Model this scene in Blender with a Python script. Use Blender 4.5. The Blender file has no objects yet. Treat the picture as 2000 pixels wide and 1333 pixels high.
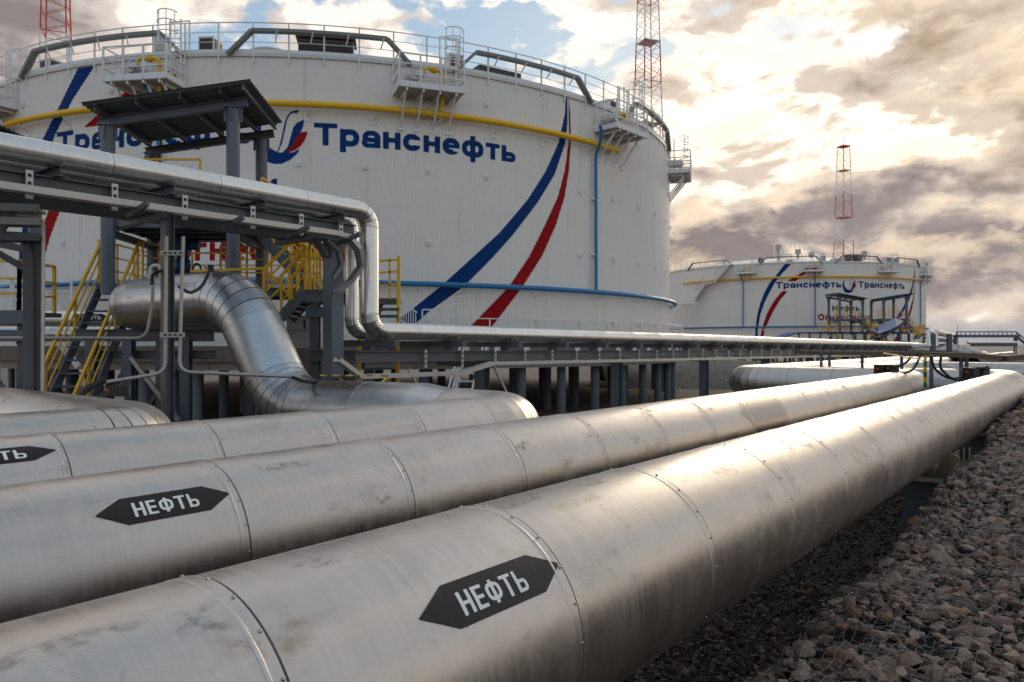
import bpy, bmesh, math, random
import numpy as np
from mathutils import Vector, Matrix
random.seed(7); rng = np.random.default_rng(7)
R_ = math.radians
scene = bpy.context.scene
col = scene.collection
CZ = 3.1                                   # eye height above the yard
TH = math.atan(1170/1450); SN, CS = math.sin(TH), math.cos(TH)

# ---------------------------------------------------------------- camera
cam = bpy.data.cameras.new('camera'); cam.sensor_width = 36.0; cam.lens = 26.1
cam.shift_y = 0.003; cam.clip_start = 0.05; cam.clip_end = 6000
cam.dof.use_dof = True; cam.dof.focus_distance = 4.6; cam.dof.aperture_fstop = 6.3
co = bpy.data.objects.new('camera', cam); co.location = (0, 0, CZ); co.rotation_euler = (R_(90), 0, 0)
col.objects.link(co); scene.camera = co
vs = scene.view_settings
vs.view_transform = 'Standard'; vs.look = 'None'; vs.gamma = 1.0; vs.exposure = 0.22; vs.use_curve_mapping = False

# ---------------------------------------------------------------- node expression helper
class X:
    def __init__(s, nt, k): s.nt, s.k = nt, k
    def _m(s, op, *a, clamp=False):
        n = s.nt.nodes.new('ShaderNodeMath'); n.operation = op; n.use_clamp = clamp
        for i, v in enumerate((s,)+a):
            if isinstance(v, X): s.nt.links.new(v.k, n.inputs[i])
            else: n.inputs[i].default_value = v
        return X(s.nt, n.outputs[0])
    def __add__(s, o): return s._m('ADD', o)
    __radd__ = __add__
    def __sub__(s, o): return s._m('SUBTRACT', o)
    def __rsub__(s, o): return (s*-1)+o
    def __mul__(s, o): return s._m('MULTIPLY', o)
    __rmul__ = __mul__
    def __truediv__(s, o): return s._m('DIVIDE', o)
    def pw(s, o): return s._m('POWER', o)
    def mx(s, o): return s._m('MAXIMUM', o)
    def mn(s, o): return s._m('MINIMUM', o)
    def clamp(s): return s._m('ADD', 0.0, clamp=True)
    def ss(s, a, b):
        n = s.nt.nodes.new('ShaderNodeMapRange'); n.interpolation_type = 'SMOOTHSTEP'
        n.inputs['From Min'].default_value = a; n.inputs['From Max'].default_value = b
        s.nt.links.new(s.k, n.inputs['Value']); return X(s.nt, n.outputs[0])
def nd(nt, t, **kw):
    n = nt.nodes.new(t)
    for k, v in kw.items():
        if k in n.inputs: n.inputs[k].default_value = v
        else: setattr(n, k, v)
    return n
def xyz(nt, sock):
    n = nd(nt, 'ShaderNodeSeparateXYZ'); nt.links.new(sock, n.inputs[0]); return [X(nt, o) for o in n.outputs]
def comb(nt, *v):
    n = nd(nt, 'ShaderNodeCombineXYZ')
    for i, a in enumerate(v):
        if isinstance(a, X): nt.links.new(a.k, n.inputs[i])
        else: n.inputs[i].default_value = a
    return n.outputs[0]
def noise(nt, vec, scale=1, detail=4, rough=.5, dist=0.0, dim='3D'):
    n = nd(nt, 'ShaderNodeTexNoise', noise_dimensions=dim); n.inputs['Scale'].default_value = scale
    n.inputs['Detail'].default_value = detail; n.inputs['Roughness'].default_value = rough; n.inputs['Distortion'].default_value = dist
    nt.links.new(vec, n.inputs['Vector']); return X(nt, n.outputs[0])
def mixc(nt, f, a, b):
    n = nd(nt, 'ShaderNodeMix', data_type='RGBA')
    for s, v in ((n.inputs[0], f), (n.inputs[6], a), (n.inputs[7], b)):
        if isinstance(v, X): nt.links.new(v.k, s)
        elif hasattr(v, 'is_linked'): nt.links.new(v, s)
        elif isinstance(v, (int, float)): s.default_value = v
        else: s.default_value = (*v[:3], 1)
    return n.outputs[2]
def mapping(nt, vec, scale=(1, 1, 1), loc=(0, 0, 0), rot=(0, 0, 0)):
    n = nd(nt, 'ShaderNodeMapping'); n.inputs['Scale'].default_value = scale; n.inputs['Location'].default_value = loc
    n.inputs['Rotation'].default_value = rot; nt.links.new(vec, n.inputs[0]); return n.outputs[0]

# ---------------------------------------------------------------- sky
SUN_AZ, SUN_EL = R_(27), R_(13)            # azimuth from +Y towards +X
world = bpy.data.worlds.new('World'); scene.world = world; world.use_nodes = True
wt = world.node_tree; wt.nodes.clear()
def build_sky():
    nt = wt
    tc = nd(nt, 'ShaderNodeTexCoord'); D = tc.outputs['Generated']
    dx, dy, dz = xyz(nt, D)
    sky = nd(nt, 'ShaderNodeTexSky', sky_type='NISHITA'); sky.sun_disc = False
    sky.sun_elevation = SUN_EL; sky.sun_rotation = SUN_AZ; sky.air_density = 1.1; sky.dust_density = 1.5; sky.ozone_density = 2.0
    az0 = dx._m('ARCTAN2', dy) * (180/math.pi)
    el0 = dz._m('ARCSINE') * (180/math.pi)
    w1 = noise(nt, mapping(nt, D, (5, 5, 8)), 1.0, 4, .55); w2 = noise(nt, mapping(nt, D, (5, 5, 8), (9, 4, 2)), 1.0, 4, .55)
    f1 = noise(nt, mapping(nt, D, (19, 19, 27), (2, 7, 1)), 1.0, 5, .6)
    az = az0 + (w1-.5)*26 + (f1-.5)*5; el = el0 + (w2-.5)*17 + (f1-.5)*4
    P = comb(nt, dx + (w1-.5)*.13, dy + (w2-.5)*.12, dz + (w1-.5)*.07)
    n1 = noise(nt, mapping(nt, P, (5.5, 5.5, 12), (3.1, .4, 0)), 1.0, 10, .57)
    n2 = noise(nt, mapping(nt, P, (7.5, 7.5, 17), (7.3, 2.2, 5)), 1.0, 10, .56)
    n3 = noise(nt, mapping(nt, P, (19, 19, 44), (1.3, 9.2, 2)), 1.0, 8, .60)
    n4 = noise(nt, mapping(nt, P, (7.5, 7.5, 17), (7.42, 2.32, 4.62)), 1.0, 5, .56)      # the same cloud sampled towards the sun: lit edges
    def g(a0, e0, sa, se, A=az, E=el): return ((((A-a0)/sa).pw(2.0) + ((E-e0)/se).pw(2.0))*-1)._m('EXPONENT')
    bank = g(31, 6.2, 16, 5.2); beige = g(12, 6.6, 8, 3.2); tan = g(37, 18, 9, 8); tan2 = g(25, 25, 9, 3)
    lft = g(-36, 22, 7, 9); glow = g(17, 15.5, 12, 8.5); core = g(28.5, 12.2, 4.2, 1.7) + g(33.5, 8.6, 3, .9)*.7
    hz = g(32, 2.6, 8, 1.3, az0, el0); hz2 = g(12, 3.0, 7, 1.5, az0, el0)
    back = dy.ss(.2, -.6)
    cov = ((n1-.5)*1.15 + el0.ss(18, 4)*.22 + bank*.35 + beige*.3 + tan*.3 + tan2*.2 + lft*.3 + glow*.16 + g(9, 16, 6, 5)*.14 + g(-23, 20, 6, 5)*.16 + g(2, 26, 10, 2.2)*.14 - g(-13, 25, 8, 3.6)*.10 - g(-1, 21.5, 5, 3.5)*.05 - back*.085).ss(-.02, .06)
    k = (n2-.5)*(2.7 + glow*1.5) + (n3-.5)*.9 + .19 + bank*1.22 + beige*.55 + tan*.52 + tan2*.26 + lft*.85 - glow*.27 - core*.75 - hz*.5 - hz2*.55 + back*.1 - g(-2, 25, 12, 3)*.2
    rim = ((n2-n4)*-7).clamp()
    sun = (glow*.8 + core + hz*.35 + hz2*.5 + tan*.2).clamp()
    warm = (glow*.8 + tan + tan2 + core + beige*.5 + hz2 + hz*.5 + bank*.12).clamp()
    bright = mixc(nt, sun, (9.1, 8.4, 7.8), (10.6, 9.6, 8.3))
    mid = mixc(nt, warm, (5.6, 5.1, 4.95), (6.2, 5.2, 4.35))
    dark = mixc(nt, (tan*1.1 + tan2*.6 + glow*.5 - bank*.7).clamp(), (2.0, 1.75, 1.85), (3.2, 2.3, 1.5))
    cl = mixc(nt, k.ss(.04, .36), bright, mid)
    cl = mixc(nt, k.ss(.34, 1.25)*.97, cl, dark)
    cl = mixc(nt, (n3-.42).clamp()*bank*1.2, cl, (4.3, 3.75, 3.6))
    cl = mixc(nt, rim*(glow + bank*.8 + tan + beige).clamp()*.45, cl, (9.8, 7.9, 5.8))
    blue = mixc(nt, .6, sky.outputs[0], (3.3, 4.8, 6.6))
    blue = mixc(nt, glow*.75, blue, (5.2, 5.9, 6.4))
    c = mixc(nt, cov, blue, cl)
    c = mixc(nt, el0.ss(2.2, .2)*.85, c, (2.7, 2.85, 3.4))
    c = mixc(nt, el0.ss(.3, -1.5), c, (1.0, .95, .9))
    tn = nd(nt, 'ShaderNodeMix', data_type='RGBA', blend_type='MULTIPLY'); tn.inputs[0].default_value = 1.0; tn.inputs[7].default_value = (1.03, 1.0, .945, 1)
    nt.links.new(c, tn.inputs[6]); c = tn.outputs[2]
    bg = nd(nt, 'ShaderNodeBackground', Strength=0.112); nt.links.new(c, bg.inputs[0])
    out = nd(nt, 'ShaderNodeOutputWorld'); nt.links.new(bg.outputs[0], out.inputs[0])
build_sky()
sl = bpy.data.lights.new('sun', 'SUN'); sl.energy = .9; sl.angle = R_(22); sl.color = (1.0, .84, .62)
so = bpy.data.objects.new('sun', sl); col.objects.link(so)
so.rotation_euler = Vector((-math.sin(SUN_AZ)*math.cos(SUN_EL), -math.cos(SUN_AZ)*math.cos(SUN_EL), -math.sin(SUN_EL))).to_track_quat('-Z', 'Y').to_euler()

# ---------------------------------------------------------------- materials
def newmat(name):
    m = bpy.data.materials.new(name); m.use_nodes = True
    nt = m.node_tree; b = nt.nodes['Principled BSDF']; return m, nt, b
def paint(name, c, rough=.45, metal=0.0, var=.12, dirt=None, scale=3.0, spec=.5, bump=0.0):
    m, nt, b = newmat(name)
    tc = nd(nt, 'ShaderNodeTexCoord'); oi = nd(nt, 'ShaderNodeObjectInfo'); rnd = X(nt, oi.outputs['Random'])
    n = noise(nt, tc.outputs['Object'], scale, 6, .6)
    k = (n-.5)*var*2 + (rnd-.5)*var
    base = mixc(nt, (k+.5).clamp(), tuple(x*.72 for x in c), tuple(min(1, x*1.28) for x in c))
    if dirt:
        d = noise(nt, mapping(nt, tc.outputs['Object'], (2.3, 2.3, .6)), scale*.8, 7, .65).ss(.56, .75)
        base = mixc(nt, d*.5, base, dirt)
    nt.links.new(base, b.inputs['Base Color'])
    nt.links.new((n*.25 + (rough-.12)).k, b.inputs['Roughness'])
    b.inputs['Metallic'].default_value = metal; b.inputs['Specular IOR Level'].default_value = spec
    if bump:
        bp = nd(nt, 'ShaderNodeBump', Strength=bump, Distance=.01)
        nt.links.new(noise(nt, tc.outputs['Object'], scale*12, 5, .6).k, bp.inputs['Height']); nt.links.new(bp.outputs[0], b.inputs['Normal'])
    return m
def cladding(name, c=(.55, .508, .468), rough=.325, dirty=1.0):
    """thin metal cladding sheet; local Y runs along the pipe"""
    m, nt, b = newmat(name)
    tc = nd(nt, 'ShaderNodeTexCoord'); oi = nd(nt, 'ShaderNodeObjectInfo'); rnd = X(nt, oi.outputs['Random'])
    ox, oy, oz = xyz(nt, tc.outputs['Object'])
    V = comb(nt, ox + rnd*37, oy + rnd*11, oz + rnd*23)
    big = noise(nt, V, 2.2, 5, .55)
    streak = noise(nt, mapping(nt, V, (1.6, 46, 1.6)), 1.0, 4, .6)          # hoop-wise rolling marks
    fine = noise(nt, V, 130, 2, .6)
    smudge = noise(nt, mapping(nt, V, (4.2, 2.6, 4.2), rot=(.3, .5, .8)), 1.0, 9, .74, .25).ss(.50, .74)*noise(nt, V, 1.1, 3, .5).ss(.42, .6)
    spots = noise(nt, mapping(nt, V, (22, 16, 22)), 1.0, 4, .6).ss(.66, .74)
    def scr(rot, sc, th, seed):
        n = noise(nt, mapping(nt, V, sc, (seed, seed*2, seed*3), rot), 1.0, 2, .45, 1.3)
        return ((n - .5)._m('ABSOLUTE')*-1).ss(-th, 0.0)
    mask = noise(nt, V, 1.7, 2, .5).ss(.52, .66)*.75
    s1 = scr((.4, .2, .9), (3.0, 1.3, 2.2), .0042, 1.0)*mask
    s2 = scr((1.1, -.6, -.5), (1.6, 3.6, 1.5), .0045, 4.0)*mask
    s3 = scr((-.4, .9, .3), (4.6, 2.2, 4.1), .006, 9.0)*noise(nt, V, 2.6, 2, .5).ss(.55, .66)
    sc = s1.mx(s2).mx(s3)
    tint = (big-.5)*.5 + (streak-.5)*.55 + (rnd-.5)*.22 + (fine-.5)*.16
    base = mixc(nt, (tint+.5).clamp(), tuple(x*.70 for x in c), tuple(min(1, x*1.22) for x in c))
    ox_ = noise(nt, V, 3.4, 10, .68).ss(.44, .62); oy_ = noise(nt, mapping(nt, V, (9, 5, 9), (3, 1, 4)), 1.0, 8, .72).ss(.48, .68)
    base = mixc(nt, (ox_*.16*dirty).clamp(), base, tuple(min(1, x*1.15) for x in c))
    base = mixc(nt, (oy_*.24*dirty).clamp(), base, tuple(x*.72 for x in c))
    base = mixc(nt, (smudge*.55*dirty + spots*.3*dirty).clamp(), base, (.31, .255, .205))
    base = mixc(nt, (sc*.5*dirty).clamp(), base, (.24, .19, .15))
    nt.links.new(base, b.inputs['Base Color'])
    nt.links.new((ox_*.05*dirty + streak*.22 + big*.12 + smudge*.22 + spots*.15 + (rough-.13) + (rnd-.5)*.06).k, b.inputs['Roughness'])
    b.inputs['Metallic'].default_value = 1.0
    bp = nd(nt, 'ShaderNodeBump', Strength=.22, Distance=.02)
    h = big*.55 + streak*.05 + fine*.012 - sc*.03
    nt.links.new(h.k, bp.inputs['Height']); nt.links.new(bp.outputs[0], b.inputs['Normal'])
    return m
M = {}
M['clad'] = cladding('aluminium cladding')
M['clad2'] = cladding('bright cladding', (.74, .73, .70), .30, .45)
M['gore'] = cladding('galvanised elbow cladding', (.50, .515, .53), .27, .5)
M['bead'] = paint('sheet edge metal', (.5, .49, .48), .42, 1.0)
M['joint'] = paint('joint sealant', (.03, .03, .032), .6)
M['screw'] = paint('screw steel', (.42, .40, .38), .38, 1.0)
M['grey'] = paint('dark grey steel paint', (.092, .098, .106), .48, 0, .10, (.10, .085, .07))
M['greyb'] = paint('blue grey steel paint', (.105, .125, .155), .45, 0, .10)
M['pale'] = paint('light tray metal', (.52, .50, .47), .48, .6, .15, (.2, .17, .14))
M['traydark'] = paint('dark tray metal', (.22, .215, .205), .55, .3, .15)  # darker tray metal for the roof trays and the curled tray ends
M['galv'] = paint('galvanised conduit', (.42, .40, .37), .5, .7, .15)
M['yellow'] = paint('yellow paint', (.88, .46, .008), .42, 0, .10)
M['white'] = paint('white paint', (.80, .79, .77), .5, 0, .06, (.45, .40, .34))
M['cyan'] = paint('blue pipe paint', (.012, .17, .40), .42, 0, .08)
M['deep'] = paint('deep blue paint', (.002, .043, .19), .6, 0, .07, spec=.15)
M['red'] = paint('red paint', (.36, .006, .009), .6, 0, .07, spec=.15)
M['blackp'] = paint('black paint', (.02, .02, .022), .5)
M['redm'] = paint('mast red', (.60, .05, .04), .6, 0, .1)
M['whitem'] = paint('mast white', (.82, .80, .77), .6, 0, .1)
M['sticker'] = paint('black sticker film', (.015, .010, .009), .27, 0, .25, (.06, .042, .032), 9, .32, .15)
M['print'] = paint('white print', (.80, .78, .77), .35, 0, .03)
M['rubber'] = paint('black rubber', (.012, .012, .013), .5)
M['louvre'] = paint('brown louvre', (.055, .038, .034), .6)
M['roofblue'] = paint('blue roof sheet', (.012, .06, .24), .6, 0, .08, spec=.2)
M['roofdark'] = paint('shaded grey underside', (.12, .13, .135), .6)  # grey underside of the roof sheet, its shade put into the colour
M['green'] = paint('green tape', (.01, .17, .055), .45)
M['valve'] = paint('blue valve paint', (.012, .055, .15), .42)
M['orange'] = paint('orange cable gland', (.6, .12, .03), .5)
M['dark'] = paint('dark slot', (.012, .012, .013), .7)
M['wood'] = paint('saddle pad', (.20, .15, .085), .7, 0, .2)
M['roof'] = paint('pale roof paint', (.62, .60, .58), .5, 0, .08)
M['brown'] = paint('brown timber edge', (.14, .10, .07), .8, 0, .25)
M['cabinet'] = paint('off white sheet', (.46, .45, .43), .55)

def wallmat():
    m, nt, b = newmat('corrugated wall paint')
    tc = nd(nt, 'ShaderNodeTexCoord'); V = tc.outputs['Object']
    big = noise(nt, V, .35, 5, .6)
    drip = noise(nt, mapping(nt, V, (2.2, 2.2, .16)), 1.0, 5, .6).ss(.57, .78)
    rust = noise(nt, mapping(nt, V, (.5, .5, .22), (4, 1, 2)), 1.0, 5, .6).ss(.64, .80)
    base = mixc(nt, big, (.79, .735, .675), (.88, .83, .765))
    base = mixc(nt, drip*.34, base, (.40, .37, .34))
    base = mixc(nt, rust*.40, base, (.50, .33, .20))
    nt.links.new(base, b.inputs['Base Color']); b.inputs['Roughness'].default_value = .55; b.inputs['Specular IOR Level'].default_value = .35
    return m
M['wall'] = wallmat()
def grimemat(name, c, metal, rough, dens, lo, hi, sc):
    m, nt, b = newmat(name); tc = nd(nt, 'ShaderNodeTexCoord'); at = nd(nt, 'ShaderNodeAttribute', attribute_name='fade')
    n = noise(nt, mapping(nt, tc.outputs['Object'], (sc, sc*.6, sc)), 1.0, 7, .66)
    b.inputs['Base Color'].default_value = (*c, 1); b.inputs['Metallic'].default_value = metal; b.inputs['Roughness'].default_value = rough
    nt.links.new((X(nt, at.outputs['Fac'])*n.ss(lo, hi)*dens).k, b.inputs['Alpha']); return m
M['grime'] = grimemat('pipe grime', (.20, .155, .125), .5, .5, .48, .42, .70, 22)
M['rustwash'] = grimemat('rust wash', (.36, .245, .15), .6, .42, .36, .40, .72, 10)
M['patch'] = grimemat('unwashed sheet', (.42, .38, .35), .97, .34, .8, .0, .3, 3)
def rockmat(name, a, bcol, rustc, scale, seedvar=.5):
    m, nt, b = newmat(name)
    tc = nd(nt, 'ShaderNodeTexCoord'); oi = nd(nt, 'ShaderNodeObjectInfo'); at = nd(nt, 'ShaderNodeAttribute', attribute_name='rnd')
    rnd = (X(nt, oi.outputs['Random']) + X(nt, at.outputs['Fac']))._m('FRACT')
    V = tc.outputs['Object']
    n = noise(nt, V, scale, 7, .62); f = noise(nt, V, scale*6, 4, .7)
    base = mixc(nt, (n*.7 + f*.35 + (rnd-.5)*1.0 - .05).clamp(), a, bcol)
    base = mixc(nt, ((rnd*7.3)._m('FRACT').ss(.80, .97)*n.ss(.35, .6)*.8).clamp(), base, rustc)
    base = mixc(nt, f.ss(.60, .74)*.45, base, tuple(x*.35 for x in a))
    nt.links.new(base, b.inputs['Base Color']); b.inputs['Roughness'].default_value = .85; b.inputs['Specular IOR Level'].default_value = .3
    bp = nd(nt, 'ShaderNodeBump', Strength=.9, Distance=.03)
    nt.links.new((n*.6 + f*.4).k, bp.inputs['Height']); nt.links.new(bp.outputs[0], b.inputs['Normal'])
    return m
M['stone'] = rockmat('gabion rock', (.070, .047, .037), (.40, .275, .21), (.30, .13, .052), 9)
M['gravel'] = rockmat('shade darkened gravel', (.022, .016, .013), (.165, .122, .094), (.13, .058, .028), 6)  # dark stones, colour lowered further for the shade below the mattress edge
M['wire'] = paint('galvanised wire', (.30, .285, .265), .55, .5)
M['concrete'] = paint('slab concrete', (.20, .17, .14), .85, 0, .25, (.06, .045, .035), 1.2)
M['slabedge'] = paint('pale slab edge', (.30, .26, .22), .85, 0, .2, (.12, .09, .07), 1.2)
M['pile'] = paint('pile paint', (.15, .175, .20), .55, 0, .15, (.06, .05, .045))
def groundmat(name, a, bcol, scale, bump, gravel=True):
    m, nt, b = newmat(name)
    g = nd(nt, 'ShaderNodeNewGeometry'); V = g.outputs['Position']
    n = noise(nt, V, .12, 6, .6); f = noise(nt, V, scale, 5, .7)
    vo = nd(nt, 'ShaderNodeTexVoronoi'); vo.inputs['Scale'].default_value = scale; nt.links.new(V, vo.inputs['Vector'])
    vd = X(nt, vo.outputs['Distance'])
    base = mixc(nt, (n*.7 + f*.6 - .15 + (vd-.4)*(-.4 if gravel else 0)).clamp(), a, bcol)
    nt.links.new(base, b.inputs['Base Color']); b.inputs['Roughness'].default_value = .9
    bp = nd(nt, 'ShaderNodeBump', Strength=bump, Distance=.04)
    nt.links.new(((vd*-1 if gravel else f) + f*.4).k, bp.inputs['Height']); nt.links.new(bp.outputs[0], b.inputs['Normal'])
    return m
M['ground'] = groundmat('yard soil', (.09, .066, .049), (.25, .185, .135), 5, .5, False)
M['far'] = groundmat('hazed steppe', (.10, .10, .10), (.17, .165, .16), .05, .2, False)  # open plain to the horizon, distance haze put into its grey
M['bank'] = groundmat('gravel bank', (.035, .031, .028), (.22, .20, .18), 3.2, 1.0)
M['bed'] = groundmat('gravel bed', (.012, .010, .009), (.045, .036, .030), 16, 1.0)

# ---------------------------------------------------------------- geometry builder
class G:
    def __init__(s): s.v = []; s.f = []; s.m = []
    def add(s, vs, fs, mi=0):
        o = len(s.v); s.v += [tuple(p) for p in vs]; s.f += [tuple(i+o for i in f) for f in fs]; s.m += [mi]*len(fs); return s
    def box(s, c, d, mi=0, rot=None):
        x, y, z = d[0]/2, d[1]/2, d[2]/2
        P = [Vector((sx*x, sy*y, sz*z)) for sx in (-1, 1) for sy in (-1, 1) for sz in (-1, 1)]
        if rot is not None: P = [rot @ p for p in P]
        P = [p+Vector(c) for p in P]
        return s.add(P, [(0, 1, 3, 2), (4, 6, 7, 5), (0, 4, 5, 1), (2, 3, 7, 6), (0, 2, 6, 4), (1, 5, 7, 3)], mi)
    @staticmethod
    def frame(a, b, up=(0, 0, 1)):
        d = (Vector(b)-Vector(a)); L = d.length; d.normalize(); up = Vector(up)
        if abs(d.dot(up)) > .98: up = Vector((0, 1, 0))
        x = d.cross(up).normalized(); z = x.cross(d).normalized(); return d, x, z, L
    def bar(s, a, b, w, h=None, mi=0, up=(0, 0, 1)):
        h = h or w; d, x, z, L = s.frame(a, b, up); a = Vector(a); b = Vector(b)
        P = [p + x*(i*w/2) + z*(j*h/2) for p in (a, b) for i, j in ((-1, -1), (1, -1), (1, 1), (-1, 1))]
        return s.add(P, [(3, 2, 1, 0), (4, 5, 6, 7), (0, 1, 5, 4), (1, 2, 6, 5), (2, 3, 7, 6), (3, 0, 4, 7)], mi)
    def ibeam(s, a, b, w, h, t=.014, mi=0, up=(0, 0, 1)):
        d, x, z, L = s.frame(a, b, up); a = Vector(a); b = Vector(b); W, H, k = w/2, h/2, t/2
        pr = [(-W, -H), (W, -H), (W, -H+t), (k, -H+t), (k, H-t), (W, H-t), (W, H), (-W, H), (-W, H-t), (-k, H-t), (-k, -H+t), (-W, -H+t)]
        P = [p + x*u + z*v for p in (a, b) for u, v in pr]; n = 12
        fs = [(i, (i+1) % n, (i+1) % n+n, i+n) for i in range(n)]
        for o in (0, n):
            q = [(0, 1, 2, 11), (11, 2, 3, 10), (10, 3, 4, 9), (9, 4, 5, 8), (8, 5, 6, 7)]
            q = [(0, 1, 2, 3, 10, 11), (10, 3, 4, 9), (9, 4, 5, 6, 7, 8)]
            fs += [tuple(i+o for i in (f[::-1] if o == 0 else f)) for f in q]
        return s.add(P, fs, mi)
    def tube(s, pts, r, n=8, mi=0, cap=True):
        pts = [Vector(p) for p in pts]; k = len(pts); rs = r if hasattr(r, '__len__') else [r]*k
        T = [(pts[min(i+1, k-1)]-pts[max(i-1, 0)]).normalized() for i in range(k)]
        x = T[0].orthogonal().normalized(); V = []
        for i in range(k):
            x = (x - T[i]*x.dot(T[i])).normalized(); y = T[i].cross(x)
            V += [pts[i] + (x*math.cos(2*math.pi*j/n) + y*math.sin(2*math.pi*j/n))*rs[i] for j in range(n)]
        fs = [(i*n+j, i*n+(j+1) % n, (i+1)*n+(j+1) % n, (i+1)*n+j) for i in range(k-1) for j in range(n)]
        if cap: fs += [tuple(range(n-1, -1, -1)), tuple((k-1)*n+j for j in range(n))]
        return s.add(V, fs, mi)
    def mesh(s, name, mats, smooth=None):
        me = bpy.data.meshes.new(name); me.from_pydata(s.v, [], s.f)
        for m in (mats if isinstance(mats, (list, tuple)) else [mats]): me.materials.append(M[m])
        if any(s.m): me.polygons.foreach_set('material_index', s.m)
        if smooth is not None:
            me.polygons.foreach_set('use_smooth', [True]*len(s.f)); me.set_sharp_from_angle(angle=R_(smooth))
        me.update(); return me
def link(name, data, parent=None, loc=(0, 0, 0), rot=None):
    o = bpy.data.objects.new(name, data); col.objects.link(o)
    if parent is not None: o.parent = parent
    o.location = loc
    if rot is not None: o.rotation_euler = rot
    return o
def tag(o, label=None, cat=None, group=None, kind=None):
    if label: o['label'] = label
    if cat: o['category'] = cat
    if group: o['group'] = group
    if kind: o['kind'] = kind
    return o
def thing(name, label, cat, loc=(0, 0, 0), rz=0.0, group=None):
    return tag(link(name, None, None, loc, (0, 0, rz)), label, cat, group)
def part(name, g, mats, parent, smooth=None, loc=(0, 0, 0), rot=None, label=None):
    o = link(name, g if isinstance(g, bpy.types.Mesh) else g.mesh(name, mats, smooth), parent, loc, rot)
    if label: o['label'] = label
    return o
kids = {}
def copy_tree(o, parent=None, cm=None):
    if cm is None:
        cm = {}
        for q in col.objects:
            if q.parent: cm.setdefault(q.parent, []).append(q)
    c = o.copy(); col.objects.link(c)
    if parent: c.parent = parent
    for ch in cm.get(o, ()): copy_tree(ch, c, cm)
    return c
def W(s, l, z=0.0): return Vector((l*SN + s*CS, l*CS - s*SN, z))      # yard frame (across, along the pipes) to world
def PX(px, py, Y): return Vector(((px-1000)/1450*Y, Y, CZ + (672-py)/1450*Y))   # a surveyed point at depth Y

# ---------------------------------------------------------------- flat print by distance fields
class F:
    def __init__(s, fn): s.fn = fn
    def __call__(s, x, y): return s.fn(x, y)
    def __or__(s, o): return F(lambda x, y: np.minimum(s(x, y), o(x, y)))
    def __and__(s, o): return F(lambda x, y: np.maximum(s(x, y), o(x, y)))
    def __sub__(s, o): return F(lambda x, y: np.maximum(s(x, y), -o(x, y)))
    def at(s, dx, dy=0., k=1., ky=None): return F(lambda x, y: s((x-dx)/k, (y-dy)/(ky or k))*k)
def rr(x0, x1, y0, y1, r=.02):
    cx, cy, hx, hy = (x0+x1)/2, (y0+y1)/2, (x1-x0)/2-r, (y1-y0)/2-r
    def f(x, y):
        a, b = np.abs(x-cx)-hx, np.abs(y-cy)-hy
        return np.hypot(np.maximum(a, 0), np.maximum(b, 0)) + np.minimum(np.maximum(a, b), 0) - r
    return F(f)
def ring(x0, x1, y0, y1, r, w): return rr(x0, x1, y0, y1, r) - rr(x0+w, x1-w, y0+w, y1-w, max(.02, r-w))
def circ(cx, cy, r): return F(lambda x, y: np.hypot(x-cx, y-cy)-r)
def poly(pts):
    pts = np.array(pts, float)
    def f(x, y):
        x, y = np.asarray(x, float), np.asarray(y, float); d = np.full(x.shape, 1e9); ins = np.zeros(x.shape, bool)
        for (ax, ay), (bx, by) in zip(pts, np.roll(pts, -1, 0)):
            ex, ey = bx-ax, by-ay; t = np.clip(((x-ax)*ex+(y-ay)*ey)/(ex*ex+ey*ey+1e-12), 0, 1)
            d = np.minimum(d, np.hypot(x-ax-t*ex, y-ay-t*ey))
            c = ((ay > y) != (by > y)) & (x < (bx-ax)*(y-ay)/(by-ay+1e-12)+ax); ins ^= c
        return np.where(ins, -d, d)
    return F(f)
def fill(f, xs, ys):
    """marching squares: the inside of f as polygons on the grid"""
    XX, YY = np.meshgrid(xs, ys, indexing='ij'); D = f(XX, YY); vid = {}; V = []; Fc = []
    def vert(key, x, y):
        if key not in vid: vid[key] = len(V); V.append((x, y))
        return vid[key]
    ins = D < 0; anyc = ins[:-1, :-1] | ins[1:, :-1] | ins[:-1, 1:] | ins[1:, 1:]
    for i, j in zip(*np.nonzero(anyc)):
        c = [(i, j), (i+1, j), (i+1, j+1), (i, j+1)]; fc = []
        for a, b in zip(c, c[1:]+c[:1]):
            da, db = D[a], D[b]
            if da < 0: fc.append(vert(a, xs[a[0]], ys[a[1]]))
            if (da < 0) != (db < 0):
                t = da/(da-db); t = min(max(t, .02), .98)
                k = (min(a, b), max(a, b)); fc.append(vert(k, xs[a[0]]+t*(xs[b[0]]-xs[a[0]]), ys[a[1]]+t*(ys[b[1]]-ys[a[1]])))
        if len(fc) > 2: Fc.append(tuple(fc))
    return V, Fc
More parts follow.
